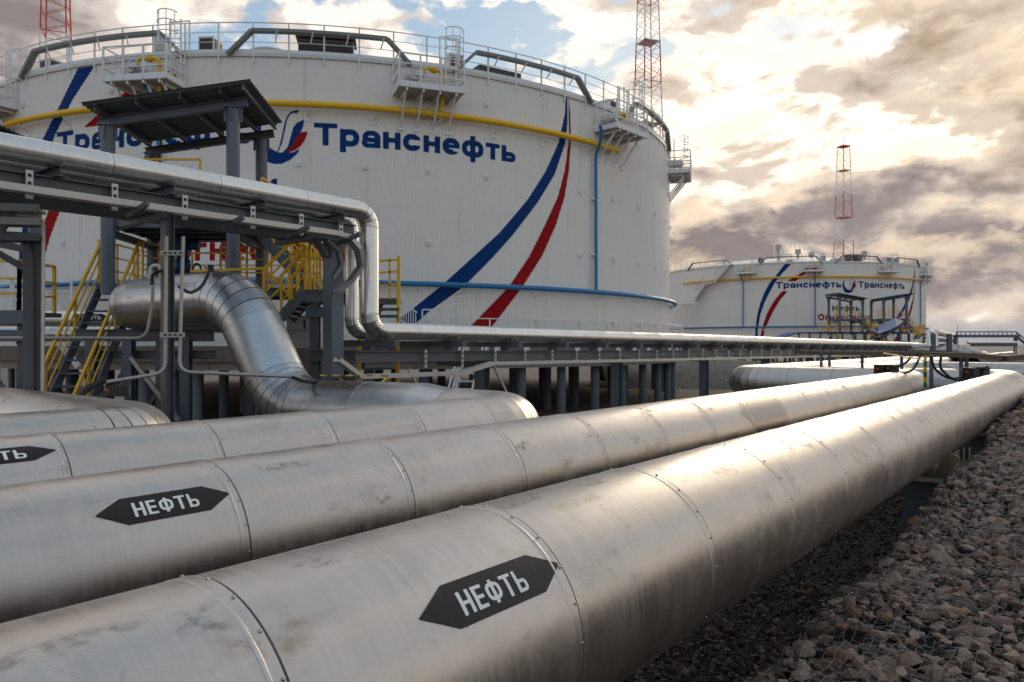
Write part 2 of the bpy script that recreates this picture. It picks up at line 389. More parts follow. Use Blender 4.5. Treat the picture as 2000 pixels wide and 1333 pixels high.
def letters(w=.255):
    h = .78; L = {}
    L['Т'] = (rr(0, 1., 1-w*.85, 1) | rr(.5-w/2, .5+w/2, 0, 1), 1.)
    L['р'] = (rr(0, w, -.27, h) | ring(0, .83, 0, h, .36, w), .83)
    L['а'] = (ring(0, .81, 0, .47, .22, w*.82) | rr(.81-w, .81, 0, .5) | (ring(.02, .81, -.2, h, .33, w*.9) & rr(-1, 2, .44, 2)), .81)
    L['н'] = (rr(0, w, 0, h) | rr(.78-w, .78, 0, h) | rr(.1, .7, .30, .30+w*.85), .78)
    L['с'] = (ring(0, .82, 0, h, .37, w) - rr(.5, 2, .27, .51, .01), .82)
    L['е'] = ((ring(0, .83, 0, h, .37, w) - rr(.5, 2, .17, .34, .01)) | rr(.1, .83, .32, .32+w*.62), .83)
    L['ф'] = (ring(0, 1.08, .0, h, .36, w*.95) | rr(.54-w/2, .54+w/2, -.25, 1.), 1.08)
    L['т'] = (rr(0, .74, h-w*.82, h) | rr(.37-w/2, .37+w/2, 0, h), .74)
    L['ь'] = (rr(0, w, 0, h) | ring(0, .75, 0, .48, .22, w*.82), .75)
    L['о'] = (ring(0, .84, 0, h, .37, w), .84)
    L['п'] = (rr(0, w, 0, h) | rr(.76-w, .76, 0, h) | rr(0, .76, h-w*.82, h), .76)
    L['г'] = (rr(0, w, 0, h) | rr(0, .58, h-w*.82, h), .58)
    L['О'] = (ring(0, 1.02, 0, 1, .46, w), 1.02)
    L['Н'] = (rr(0, w, 0, 1) | rr(.92-w, .92, 0, 1) | rr(.1, .85, .41, .41+w*.85), .92)
    return L
def caps(w=.17):
    L = {}
    L['Н'] = (rr(0, w, 0, 1, .005) | rr(.60-w, .60, 0, 1, .005) | rr(.1, .55, .42, .42+w*.9, .005), .60)
    L['Е'] = (rr(0, w, 0, 1, .005) | rr(0, .53, 0, w*.9, .005) | rr(0, .50, .42, .42+w*.9, .005) | rr(0, .53, 1-w*.9, 1, .005), .53)
    L['Ф'] = (ring(0, .76, .12, .90, .30, w*.95) | rr(.38-w/2, .38+w/2, -.02, 1.02, .005), .76)
    L['Т'] = (rr(0, .60, 1-w*.9, 1, .005) | rr(.30-w/2, .30+w/2, 0, 1, .005), .60)
    L['Ь'] = (rr(0, w, 0, 1, .005) | ring(0, .58, 0, .57, .22, w*.9), .58)
    return L
def text(s, L, gap=.14):
    x = 0; out = None
    for c in s:
        f, w = L[c]; f = f.at(x); out = f if out is None else out | f; x += w+gap
    return out, x-gap
# ---------------------------------------------------------------- pipes
_sheet = {}
def sheet_mesh(r, L, mat, n=72):
    k = (r, round(L, 3), mat)
    if k not in _sheet:
        e = min(1.0, r/.5)
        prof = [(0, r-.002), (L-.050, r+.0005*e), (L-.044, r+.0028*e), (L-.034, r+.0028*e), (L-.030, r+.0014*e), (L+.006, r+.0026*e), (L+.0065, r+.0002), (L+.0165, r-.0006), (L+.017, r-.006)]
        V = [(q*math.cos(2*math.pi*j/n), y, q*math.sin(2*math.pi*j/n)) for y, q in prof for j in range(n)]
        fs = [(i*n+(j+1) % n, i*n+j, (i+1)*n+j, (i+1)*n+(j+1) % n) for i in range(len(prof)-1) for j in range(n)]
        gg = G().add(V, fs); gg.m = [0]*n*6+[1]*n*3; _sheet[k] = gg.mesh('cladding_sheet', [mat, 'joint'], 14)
    return _sheet[k]
def dome_mesh(r, h, mat):
    n = 8; V = [(r*math.cos(a), r*math.sin(a), 0) for a in (2*math.pi*i/n for i in range(n))]
    V += [(r*.7*math.cos(a), r*.7*math.sin(a), h*.8) for a in (2*math.pi*i/n for i in range(n))] + [(0, 0, h)]
    fs = [(i, (i+1) % n, n+(i+1) % n, n+i) for i in range(n)] + [(n+i, n+(i+1) % n, 2*n) for i in range(n)]
    return G().add(V, fs).mesh('screw', mat, 80)
SCREW = dome_mesh(.007, .0055, 'screw')
def run(root, path, r, L=1.27, phase=0.0, Rb=.75, gores=5, mat='clad', gmat='clad', screws=None, n=72):
    """clad pipe along a polyline in root coordinates: sheets on the straights, gores in the bends"""
    path = [Vector(p) for p in path]; k = len(path); cut = [0.0]*k
    for i in range(1, k-1):
        a = (path[i]-path[i-1]).normalized(); b = (path[i+1]-path[i]).normalized()
        cut[i] = Rb*math.tan(a.angle(b)/2)
    first = True
    for i in range(k-1):
        d = (path[i+1]-path[i]).normalized(); A = path[i]+d*cut[i]; B = path[i+1]-d*cut[i+1]; T = (B-A).length
        q = d.to_track_quat('Y', 'Z').to_euler(); y = 0.0
        nxt = phase if (first and phase > 0) else L
        if not first or phase <= 0: nxt = min(L, T)
        while y < T-1e-4:
            e = min(y+nxt, T)
            if T-e < .25: e = T
            o = part('cladding_sheet', sheet_mesh(r, e-y, mat, n), None, root, loc=A+d*y, rot=q)
            if screws and screws[0] < y+(A-path[0]).length+(e-y) < screws[1] and i == 0:
                for t in range(int(360/17.2)):
                    a = R_(t*17.2+4); p = Vector(((r+.003)*math.cos(a), e-y-.002, (r+.003)*math.sin(a)))
                    so_ = part('screw', SCREW, None, o, loc=p); so_.rotation_euler = Vector((math.cos(a), 0, math.sin(a))).to_track_quat('Z', 'Y').to_euler()
            y = e; nxt = L
        first = False
        if i < k-2:
            a = d; b = (path[i+2]-path[i+1]).normalized(); ang = a.angle(b); ax = a.cross(b).normalized()
            nn = max(2, round(gores*ang/(math.pi/2))); cen = B + (b - a*a.dot(b)).normalized()*Rb
            rad = B-cen
            up0 = ax; m_ = 48
            for g_ in range(nn):
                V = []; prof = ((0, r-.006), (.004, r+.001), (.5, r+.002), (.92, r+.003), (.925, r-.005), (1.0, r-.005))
                for f_, rr_ in prof:
                    # straight cone segment between the two ring planes (gored elbow)
                    t0, t1 = ang*g_/nn, ang*(g_+1)/nn
                    def ringpts(t):
                        Q = Matrix.Rotation(t, 3, ax); c = cen + Q @ rad; u = (Q @ rad).normalized()
                        return [c + (u*math.cos(2*math.pi*j/m_) + ax*math.sin(2*math.pi*j/m_))*rr_ for j in range(m_)]
                    P0, P1 = ringpts(t0), ringpts(t1)
                    V += [p0.lerp(p1, f_) for p0, p1 in zip(P0, P1)]
                fs = [(p*m_+j, p*m_+(j+1) % m_, (p+1)*m_+(j+1) % m_, (p+1)*m_+j) for p in range(len(prof)-1) for j in range(m_)]
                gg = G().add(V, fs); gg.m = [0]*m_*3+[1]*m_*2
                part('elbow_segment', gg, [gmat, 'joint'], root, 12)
def stain(root, r, l, a, dl, da, mat='grime', seed=0, sharp=.5, name='stain'):
    q = rng.uniform(.55, 1.0, 14)
    ring_ = [(l+dl*q[i]*math.cos(t), a+da*q[i]*math.sin(t)) for i, t in enumerate(np.linspace(0, 2*math.pi, 14, endpoint=False))]
    stain_poly(root, r, ring_, mat, sharp, name)
def stain_poly(root, r, P, mat, sharp, name):
    P = [(x, y*r*math.pi/180) for x, y in P]; f = poly(P)
    xs = np.array([p[0] for p in P]); ys = np.array([p[1] for p in P]); st = max(.008, (xs.max()-xs.min())/40)
    V, fc = fill(f, np.arange(xs.min()-st, xs.max()+st*1.5, st), np.arange(ys.min()-st, ys.max()+st*1.5, st))
    V = np.array(V); d = -f(V[:, 0], V[:, 1]); w = sharp*min(xs.max()-xs.min(), ys.max()-ys.min())*.5
    me = G().add([((r+.0015)*math.cos(y/r), x, (r+.0015)*math.sin(y/r)) for x, y in V], fc).mesh(name, mat, 60)
    at = me.attributes.new('fade', 'FLOAT', 'POINT'); at.data.foreach_set('value', np.clip(d/max(w, 1e-3), 0, 1).astype(np.float32))
    part(name, me, None, root)
def sticker(root, r, l0, l1, a0, a1, tx0, tx1, ta0, ta1):
    """double ended arrow sticker with lettering; l along local Y, a = angle in degrees from +X"""
    am = (a0+a1)/2; tip = .30*(a1-a0)/18*.5*2*(l1-l0)/.77*.5
    tip = (l1-l0)*.195
    f = poly([(l0, am), (l0+tip, a0), (l1-tip, a0), (l1, am), (l1-tip, a1), (l0+tip, a1)])
    k = (l1-l0)/(a1-a0)
    f = F(lambda x, y, f=f: f(x, y))
    def mapped(V, rad): return [(rad*math.cos(R_(b)), a, rad*math.sin(R_(b))) for a, b in V]
    V, fc = fill(f, np.linspace(l0-.01, l1+.01, 60), np.linspace(a0-.5, a1+.5, 40))
    o = part('arrow_sticker', G().add(mapped(V, r+.0022), fc), 'sticker', root, 60)
    t, wd = text('НЕФТЬ', caps(), .13)
    kx = (tx1-tx0)/wd; ky = ta1-ta0
    ff = F(lambda x, y: t((x-tx0)/kx, (y-ta0)/ky))
    V, fc = fill(ff, np.linspace(tx0-.01, tx1+.01, 150), np.linspace(ta0-.6, ta1+.6, 64))
    part('lettering', G().add(mapped(V, r+.0034), fc), 'print', o, 60)

# ================================================================ ground and banks
g = G().add([(-3000, -200, 0), (3000, -200, 0), (3000, 5000, 0), (-3000, 5000, 0)], [(0, 1, 2, 3)])
tag(link('ground', g.mesh('ground', 'far')), kind='structure')
g = G().add([(-70, -8, .004), (140, -8, .004), (140, 190, .004), (-70, 190, .004)], [(0, 1, 2, 3)])
tag(link('yard', g.mesh('yard', 'ground')), kind='structure')
def heap(name, pts, w0, w1, mat, top=.4):
    """an earth bank: ridge through pts (x, y, height), flat base half-widths w0 (near) and w1 (far)"""
    V = []; n = len(pts)
    for i, (x, y, h) in enumerate(pts):
        a = Vector(pts[min(i+1, n-1)][:2])-Vector(pts[max(i-1, 0)][:2]); a.normalize(); q = Vector((a.y, -a.x))
        for k, (w, z) in enumerate(((w0, -.05), (w0*.55, h*.52), (top, h), (-top, h), (-w1*.55, h*.5), (-w1, -.05))):
            j = random.uniform(-.06, .06)*h
            V.append((x+q.x*w, y+q.y*w, z+(j if 0 < k < 5 else 0)))
    fs = [(i*6+j, (i+1)*6+j, (i+1)*6+j+1, i*6+j+1) for i in range(n-1) for j in range(5)]
    o = link(name, G().add(V, fs).mesh(name, mat, 60)); o['kind'] = 'structure'; return o
heap('embankment', [(x, 58-.06*x+1.0*math.sin(x*.2), 1.75+.15*math.sin(x*.5)) for x in np.arange(7, 70, 1.5)], 7, 6, 'bank')
heap('embankment', [(x, 41+.30*(x-24), 2.35+.2*math.sin(x*.33)) for x in np.arange(25, 90, 1.6)], 4.0, 5, 'bank', .8)

# ================================================================ storage tank
TR = 20.0; NC = 1092; TZ0, TZ1 = 3.02, 13.85
fr = np.array([0, .16, .5, .66]); dep = np.array([0, .022, .022, 0])
cor_phi = ((np.arange(NC)[:, None]+fr[None])/NC*2*math.pi).ravel(); cor_r = np.tile(dep, NC)
def cyl(phi, r, z): return (r*math.sin(phi), -r*math.cos(phi), z)
def wall_print(f, p0, p1, z0, z1, dz, off, deg=True):
    """print on the corrugated wall; f takes (arc metres, z)"""
    ph = np.concatenate([cor_phi-2*math.pi, cor_phi]); rr_ = np.concatenate([cor_r, cor_r])
    k = (ph > R_(p0)-.006) & (ph < R_(p1)+.006); ph, rr_ = ph[k], rr_[k]
    V, fc = fill(f, ph*TR, np.arange(z0, z1+dz, dz))
    P = []
    for a, z in V:
        p = a/TR; P.append(cyl(p, TR+float(np.interp(p, ph, rr_))+off, z))
    return G().add(P, fc)
def pt(phi, t): return (R_(phi)*TR, t+CZ)
def arc_tube(phi0, phi1, z, r, rad, n=8, step=1.5, rise=0.0):
    k = max(2, int((phi1-phi0)/step)+1)
    return G().tube([cyl(R_(phi0+(phi1-phi0)*i/(k-1)), rad, z+rise*i/(k-1)) for i in range(k)], r, n)
PLAT = (-33, -9, 20.2, 48, 75.5)
def build_tank(loc, label, number):
    T = thing('oil_storage_tank', label, 'storage tank', loc)
    zs = np.linspace(TZ0, TZ1, 7)
    nn = len(cor_phi)
    for i in range(6):
        e = .004 if i % 2 else 0
        V = [cyl(p, TR+r+e, z) for z in (zs[i]-(.03 if i else 0), zs[i+1]) for p, r in zip(cor_phi, cor_r)]
        fs = [(j, (j+1) % nn, nn+(j+1) % nn, nn+j) for j in range(nn)]
        part('wall_course', G().add(V, fs), 'wall', T)
    # roof: shallow dome and eave trim
    n = 120; V = []; rad = (TR-.02, 17, 12, 6, .01); hz = (0.02, .75, 1.6, 2.2, 2.45)
    for r, h in zip(rad, hz): V += [cyl(2*math.pi*j/n, r, TZ1+h) for j in range(n)]
    fs = [(i*n+j, i*n+(j+1) % n, (i+1)*n+(j+1) % n, (i+1)*n+j) for i in range(4) for j in range(n)]
    part('roof', G().add(V, fs), 'roof', T, 60)
    pr = ((TR-.15, TZ1+.0), (TR+.09, TZ1+.0), (TR+.09, TZ1+.13), (TR-.15, TZ1+.13)); V = []
    for r, z in pr: V += [cyl(2*math.pi*j/n, r, z) for j in range(n)]
    fs = [(i*n+j, i*n+(j+1) % n, ((i+1) % 4)*n+(j+1) % n, ((i+1) % 4)*n+j) for i in range(4) for j in range(n)]
    part('eave_trim', G().add(V, fs), 'pale', T)
    # base slab on piles
    def drum(r0, r1, z0, z1, mat, name):
        V = []
        for r, z in ((r0, z0), (r1, z0), (r1, z1), (r0, z1)): V += [cyl(2*math.pi*j/n, r, z) for j in range(n)]
        fs = [(i*n+j, i*n+(j+1) % n, ((i+1) % 4)*n+(j+1) % n, ((i+1) % 4)*n+j) for i in range(4) for j in range(n)]
        return part(name, G().add(V, fs), mat, T)
    drum(.01, 20.9, 2.45, 3.0, 'concrete', 'base_slab'); drum(.01, 20.75, 2.14, 2.43, 'slabedge', 'pile_cap_beam')
    pm = G().tube([(0, 0, -.3), (0, 0, 2.16)], .19, 14).mesh('pile', 'pile', 50)
    for ring_, cnt in ((20.2, 60), (17.4, 52), (14.4, 40)):
        for j in range(cnt):
            p = 360*j/cnt+2.0
            if abs((p+180) % 360-180) < 100: part('pile', pm, None, T, loc=cyl(R_(p), ring_, 0))
    # base railing
    rl = part('base_railing', arc_tube(22, 118, TZ0+1.08, .02, 20.8), 'white', T)
    for h in (.38, .72): part('rail', arc_tube(22, 118, TZ0+h, .013, 20.8, 6), 'white', rl)
    pmesh = G().bar((0, 0, 0), (0, 0, 1.08), .045).mesh('rail_post', 'white')
    for p in np.arange(22, 119, 2.5): part('rail_post', pmesh, None, rl, loc=cyl(R_(p), 20.8, TZ0), rot=(0, 0, R_(p)))
    mk = G().box((0, -.1, .12), (.26, .05, .30)).bar((0, -.1, .1), (0, 0, -.3), .04).mesh('marker_plate', 'white')
    for p in np.arange(24, 96, 3.6): part('marker_plate', mk, None, T, loc=cyl(R_(p), 20.95, 2.72), rot=(0, 0, R_(p)))
    # roof railing
    rl = part('roof_railing', arc_tube(-100, 100, TZ1+1.28, .024, TR+.02), 'white', T)
    for h in (.55, .92): part('rail', arc_tube(-100, 100, TZ1+h, .014, TR+.02, 6), 'white', rl)
    V = []; k = 134
    for r, z in ((TR+.05, .1), (TR+.05, .27), (TR+.035, .27), (TR+.035, .1)): V += [cyl(R_(-100+1.5*j), r, TZ1+z) for j in range(k)]
    part('toe_board', G().add(V, [(i*k+j, i*k+j+1, ((i+1) % 4)*k+j+1, ((i+1) % 4)*k+j) for i in range(4) for j in range(k-1)]), 'white', rl)
    pmesh = G().bar((0, 0, -.25), (0, 0, 1.28), .055).mesh('roof_rail_post', 'white')
    for p in np.arange(-98, 100, 3.7): part('rail_post', pmesh, None, rl, loc=cyl(R_(p), TR+.06, TZ1), rot=(0, 0, R_(p)))
    # cable trays carried half way up the roof railing between the platforms
    for a0, a1 in ((-60, -38.5), (-28.3, -5.6), (-.8, 18.6), (23.6, 43.6), (51.5, 71.5)):
        g = G(); P = [cyl(R_(a0), TR+.12, TZ1+.02), cyl(R_(a0+2.6), TR+.12, TZ1+.93)]
        P += [cyl(R_(p), TR+.12, TZ1+.93) for p in np.arange(a0+4.4, a1-2.6, 1.8)] + [cyl(R_(a1-2.6), TR+.12, TZ1+.93), cyl(R_(a1), TR+.12, TZ1+.02)]
        for a, b in zip(P, P[1:]): g.bar(a, b, .26, .12)
        c = part('cable_tray', g, 'traydark', T)
        for p in np.arange(a0+5, a1-3, 3.7):
            part('tray_bracket', G().bar(cyl(R_(p), TR+.05, TZ1+.55), cyl(R_(p+.3), TR+.3, TZ1+.88), .04), 'white', c)
    # ring pipes
    y = part('foam_ring_pipe', arc_tube(-62, 48.3, 12.02, .125, TR+.36, 12), 'yellow', T, 60)
    for p in np.arange(-62.5, 48, 7.0):
        part('pipe_bracket', G().bar(cyl(R_(p), TR, 11.62), cyl(R_(p+.35), TR+.36, 11.86), .06).box(cyl(R_(p), TR+.03, 11.6), (.24, .03, .24), 0, Matrix.Rotation(R_(p), 3, 'Z')), 'white', y)
        part('pipe_clamp', G().tube([cyl(R_(p+.2), TR+.36, 12.02), cyl(R_(p+.42), TR+.36, 12.02)], .137, 12), 'yellow', y)
    b = part('cooling_ring_pipe', arc_tube(-100, 102, 5.42, .105, TR+.34, 12), 'cyan', T, 60)
    for p in np.arange(-98, 100, 10.2):
        part('pipe_bracket', G().bar(cyl(R_(p), TR, 5.06), cyl(R_(p+.3), TR+.34, 5.3), .06).box(cyl(R_(p), TR+.03, 5.04), (.26, .03, .24), 0, Matrix.Rotation(R_(p), 3, 'Z')), 'white', b)
        part('pipe_clamp', G().tube([cyl(R_(p+.2), TR+.34, 5.42), cyl(R_(p+.42), TR+.34, 5.42)], .117, 12), 'cyan', b)
    for p in (-34.5, -8.3, 44.2):
        d = part('cooling_riser', G().tube([cyl(R_(p-.9), TR+.7, 12.75), cyl(R_(p-.35), TR+.62, 12.5), cyl(R_(p-.3), TR+.55, 12.1), cyl(R_(p), TR+.22, 11.6), cyl(R_(p), TR+.2, 11.2), cyl(R_(p), TR+.22, 5.5)], .075, 10), 'cyan', T, 50)
        for z in (7.1, 9.6): part('pipe_bracket', G().box(cyl(R_(p), TR+.12, z), (.26, .22, .05), 0, Matrix.Rotation(R_(p), 3, 'Z')), 'white', d)
    # foam platforms
    for i, p in enumerate(PLAT):
        P = part('foam_platform', G().box((0, -.62, -.04), (2.5, 1.2, .08)), 'galv', T, loc=cyl(R_(p), TR, 12.72), rot=(0, 0, R_(p)))
        g = G()
        for x, y0, y1 in ((-1.25, -.04, -1.22), (1.25, -.04, -1.22)): g.bar((x, y0, .05), (x, y1, .05), .02, .22)
        g.bar((-1.25, -1.22, .05), (1.25, -1.22, .05), .02, .22, up=(0, 0, 1)); part('toe_board', g, 'white', P)
        for x in (-.95, -.32, .32, .95):
            part('strut', G().bar((x, -1.0, -.06), (x, -.02, -1.25), .07).box((x, -.03, -1.25), (.24, .04, .24)), 'white', P)
            part('deck_beam', G().bar((x, -.02, -.13), (x, -1.2, -.13), .07, .1), 'white', P)
        for h in (.42, .80, 1.18):
            part('rail', G().bar((-1.25, 0, h), (-1.25, -1.22, h), .045).bar((-1.25, -1.22, h), (1.25, -1.22, h), .045).bar((1.25, -1.22, h), (1.25, -.0, h), .045), 'white', P)
        for x, y0 in ((-1.25, -.1), (-1.25, -1.22), (-.45, -1.22), (.35, -1.22), (1.25, -1.22), (1.25, -.1)):
            part('rail_post', G().bar((x, y0, -.05), (x, y0, 1.2), .06), 'white', P)
        part('foam_chamber', G().tube([(-.55, -.02, .62), (-.55, -.75, .62)], .21, 14).tube([(-.55, -.30, .62), (-.55, -.42, .62)], .27, 14).bar((-.55, -.6, .5), (-.55, -.6, 0), .07).tube([(-.55, -.75, .62), (-.2, -.75, .62)], .09, 10), 'roof', P, 50)
        part('foam_pipe', G().tube([(.42, -.36, -.70), (.5, -.5, -.55), (.55, -.6, -.35), (.55, -.6, .75), (.5, -.6, .86), (.4, -.6, .9), (-.1, -.72, .9), (-.2, -.74, .82), (-.2, -.75, .65)], .062, 10).tube([(.55, -.6, .62), (.55, -.6, .80)], .11, 10).tube([(.28, -.62, .9), (.12, -.66, .9)], .13, 12), 'yellow', P, 50)
        if i == 1: part('wall_panel', G().box((-.1, -.05, .30), (1.9, .04, .36)), 'red', P)
        # ladder with hoops up to the roof
        L_ = part('ladder', G().bar((.78, -.25, 0), (.78, -.25, 2.45), .05).bar((1.2, -.25, 0), (1.2, -.25, 2.45), .05), 'white', P)
        for h in np.arange(.25, 2.5, .3): part('rung', G().bar((.78, -.25, h), (1.2, -.25, h), .028), 'white', L_)
        for h in (1.35, 1.75, 2.15, 2.5):
            part('hoop', G().tube([(.99+.36*math.sin(a), -.25-.46-.36*math.cos(a) if abs(a) < 1.6 else -.25, h) for a in np.linspace(-1.57, 1.57, 11)], .02, 6), 'white', L_)
        for a in (-1.2, -.4, .4, 1.2): part('hoop_bar', G().bar((.99+.37*math.sin(a), -.71-.37*math.cos(a), 1.35), (.99+.37*math.sin(a), -.71-.37*math.cos(a), 2.5), .025), 'white', L_)
        part('gate_rail', G().bar((.6, -.02, 1.15), (.6, -.02, 2.5), .05).bar((1.4, -.02, 1.15), (1.4, -.02, 2.5), .05).bar((.6, -.02, 2.48), (1.4, -.02, 2.48), .04), 'white', L_)
        # roof vent beside each ladder
        rv = part('roof_vent', G().box((0, 0, .55), (.62, .72, .9)), 'roof', T, loc=cyl(R_(p+4.6), TR-1.15, TZ1+.12), rot=(0, 0, R_(p+4.6)))
        part('louvre', G().box((0, -.37, .62), (.5, .04, .6)).box((.32, 0, .62), (.04, .55, .6)), 'louvre', rv)
    rv = part('roof_vent', G().box((0, 0, .5), (2.1, .9, .85)).box((0, 0, 1.0), (2.3, 1.05, .06)), 'louvre', T, loc=cyl(R_(9.2), TR-1.5, TZ1+.25), rot=(0, 0, R_(9.2)))
    for k in range(9): part('louvre', G().bar((-1.0, -.46, .2+k*.08), (1.0, -.46, .2+k*.08), .03, .05), 'louvre', rv)
    rv = part('roof_vent', G().box((0, 0, .5), (2.1, .9, .85)), 'louvre', T, loc=cyl(R_(32), TR-1.9, TZ1+.2), rot=(0, 0, R_(32)))
    part('roof_dome', G().tube([(0, 0, 0), (0, 0, .5), (0, 0, .62), (0, 0, .7)], [.95, .95, .8, .3], 20), 'cabinet', T, 60, loc=cyl(R_(2.3), TR-1.6, TZ1+.1))
    for p, r in ((-6, 9), (24, 6), (-22, 15), (55, 12)):
        part('roof_vent', G().tube([(0, 0, -.3), (0, 0, 1.3)], .18, 10).tube([(0, 0, 1.3), (0, 0, 2.0)], .42, 12), 'galv', T, 50, loc=cyl(R_(p), r, TZ1+1.2))
    # painted design
    LT = letters(); k = .845
    t, wd = text('Транснефть', LT, .11)
    for p0, p1, tb in ((-22.4, 1.55, 7.5), (8.2, 31.5, 7.5)):
        x0, x1 = R_(p0)*TR, R_(p1)*TR; kx = (x1-x0)/wd
        f = F(lambda x, y, x0=x0, kx=kx, tb=tb: t((x-x0)/kx, (y-tb-CZ)/k))
        part('lettering', wall_print(f, p0-.3, p1+.3, CZ+tb-.3, CZ+tb+.95, .045, .005), 'deep', T)
    t2, w2 = text('Нефть', LT); x0 = R_(-1.9)*TR; kx = R_(10.8)*TR/w2
    part('lettering', wall_print(F(lambda x, y: t2((x-x0)/kx, (y-CZ-4.38)/.76)), -2.3, 9.3, CZ+4.1, CZ+5.25, .045, .005), 'blackp', T)
    t3, w3 = text('Огнеопасно', LT); x3 = R_(-7.1)*TR; kx3 = R_(21.1)*TR/w3
    part('lettering', wall_print(F(lambda x, y: t3((x-x3)/kx3, (y-CZ-3.12)/.88)), -7.5, 14.3, CZ+3.0, CZ+4.1, .045, .005), 'red', T)
    if number:
        one = poly([(0, .72), (.28, 1), (.42, 1), (.42, 0), (.2, 0), (.2, .74), (0, .62)]); x4 = R_(3.15)*TR
        part('number', wall_print(F(lambda x, y: one((x-x4), (y-CZ-5.2)/1.0)), 2.9, 4.8, CZ+5.1, CZ+6.3, .05, .005), 'deep', T)
    cx, cy = pt(4.95, 7.79); r = 1.04
    cres = (circ(cx, cy, r) - circ(cx+.10, cy+.26, .90)) - poly([(cx-.02, cy-1.3), (cx+1.3, cy-1.3), (cx+1.3, cy+1.3), (cx+.0, cy+1.3)])
    q = lambda P: [pt_(500+x/3.61, 176+y/3.61) for x, y in P]
    def pt_(px, py):
        dx, dz = (px-1000)/1450, (672-py)/1450; a = dx*dx+1; bb = -2*(dx*-10.32+47.78); c = 10.32**2+47.78**2-400
        kk = (-bb-math.sqrt(bb*bb-4*a*c))/(2*a); return (math.atan2(kk*dx+10.32, -(kk-47.78))*TR, kk*dz+CZ)
    full = poly(q([(30, 395), (80, 430), (140, 445), (190, 440), (225, 400), (245, 330), (262, 265), (290, 230), (340, 208), (333, 260), (312, 300), (285, 350), (255, 400), (215, 440), (260, 440), (305, 415), (325, 390), (290, 450), (240, 495), (180, 520), (130, 522), (80, 508), (30, 485)]))
    thin = poly(q([(148, 438), (165, 395), (180, 340), (192, 280), (205, 220), (225, 175), (250, 150), (305, 140), (290, 165), (262, 160), (238, 175), (220, 210), (207, 270), (195, 330), (180, 385), (160, 430)]))
    part('emblem', wall_print(cres | full | thin, 1.6, 8.2, CZ+6.6, CZ+8.9, .035, .005), 'deep', T)
    redf = poly(q([(200, 450), (240, 415), (265, 370), (290, 325), (315, 298), (365, 292), (355, 330), (335, 370), (310, 400), (275, 425)]))
    part('emblem', wall_print(redf, 3.5, 8.2, CZ+6.6, CZ+8.6, .035, .0075), 'red', T)
    blue = [(39.27, 10.72), (39.01, 9.94), (37.98, 8.66), (35.93, 7.34), (33.24, 6.04), (29.33, 4.54), (25.72, 3.43), (22.32, 2.36), (18.5, 1.27), (14.5, .3), (12.5, -.08),
            (16.5, -.08), (20.53, 1.24), (24.77, 2.29), (28.32, 3.48), (31.06, 4.48), (34.75, 5.99), (37.39, 7.3), (39.09, 8.72), (39.53, 9.64), (39.5, 10.72)]
    part('painted_stripe', wall_print(poly([pt(*a) for a in blue]), 12, 40, CZ-.08, CZ+10.74, .055, .0105), 'deep', T)
    redp = [(39.66, 10.72), (39.68, 10.0), (39.78, 8.98), (39.1, 7.59), (37.86, 6.32), (35.8, 5.04), (33.5, 3.68), (30.6, 2.36), (25.95, .82), (22.9, -.08),
            (26., -.08), (28.65, .83), (32.5, 2.39), (35.38, 3.73), (37.56, 5.11), (39.01, 6.38), (39.8, 7.65), (40.1, 9.0), (39.95, 10.2), (39.75, 10.72)]
    part('painted_stripe', wall_print(poly([pt(*a) for a in redp]), 22, 41, CZ-.08, CZ+10.74, .055, .008), 'red', T)
    lb = [(-19.1, 10.72), (-22.1, 9.3), (-24.7, 8.2), (-26.5, 7.0), (-28.1, 5.5), (-29.2, 4.0), (-29.9, 2.0), (-30.0, .0), (-29.2, 0), (-29.0, 2.0), (-28.0, 4.0), (-26.5, 5.6), (-24.6, 7.0), (-22.8, 8.2), (-20.0, 9.5), (-16.7, 10.72)]
    part('painted_stripe', wall_print(poly([pt(*a) for a in lb]), -31, -16, CZ-.05, CZ+10.74, .09, .0105), 'deep', T)
    lr_ = [(-6.6, 10.35), (-10.8, 10.0), (-14.5, 9.2), (-18.3, 8.4), (-15.2, 8.4), (-12., 9.3), (-9., 10.0)]
    part('painted_stripe', wall_print(poly([pt(*a) for a in lr_]), -19, -6, CZ+8.3, CZ+10.5, .05, .008), 'red', T)
    lr2 = [(-20.1, 7.1), (-23.0, 5.8), (-25.5, 4.2), (-27.2, 2.4), (-28.6, 0), (-27.9, 0), (-26.0, 2.2), (-23.6, 4.2), (-21., 5.8), (-18., 7.1)]
    part('painted_stripe', wall_print(poly([pt(*a) for a in lr2]), -29.5, -17, CZ-.05, CZ+7.2, .07, .008), 'red', T)
    STR = [poly([pt(*a) for a in q_]) for q_ in (blue, redp, lb, lr2)]
    # small wall brackets
    bm = G().box((0, -.03, 0), (.17, .05, .18)).box((0, -.08, .02), (.04, .10, .04)).mesh('wall_bracket', 'white')
    for t in (6.75, 3.95, .95, 9.7):
        for p in np.arange(-58, 80, 7.0):
            if any(float(f_(np.array([R_(p+1.6)*TR]), np.array([t+CZ]))[0]) < .15 for f_ in STR): continue
            if t > 9 and min(abs(p-q) for q in PLAT) > 7: continue
            part('wall_bracket', bm, None, T, loc=cyl(R_(p+1.6), TR+.02, t+CZ), rot=(0, 0, R_(p+1.6)))
    return T
tank1 = build_tank((-10.32, 47.78, 0), 'huge white corrugated oil tank on piles close behind the pipes, filling the left half', True)
T2 = Vector((43.1, 118.4, 0))
tank2 = copy_tree(tank1); tank2.location = T2
tank2['label'] = 'smaller looking white oil tank far off on the right with stairs on its flank'
tank1['group'] = tank2['group'] = 'oil storage tanks'
for o in list(col.objects):
    if o.parent is tank2 and o.name.startswith('number'): bpy.data.objects.remove(o)
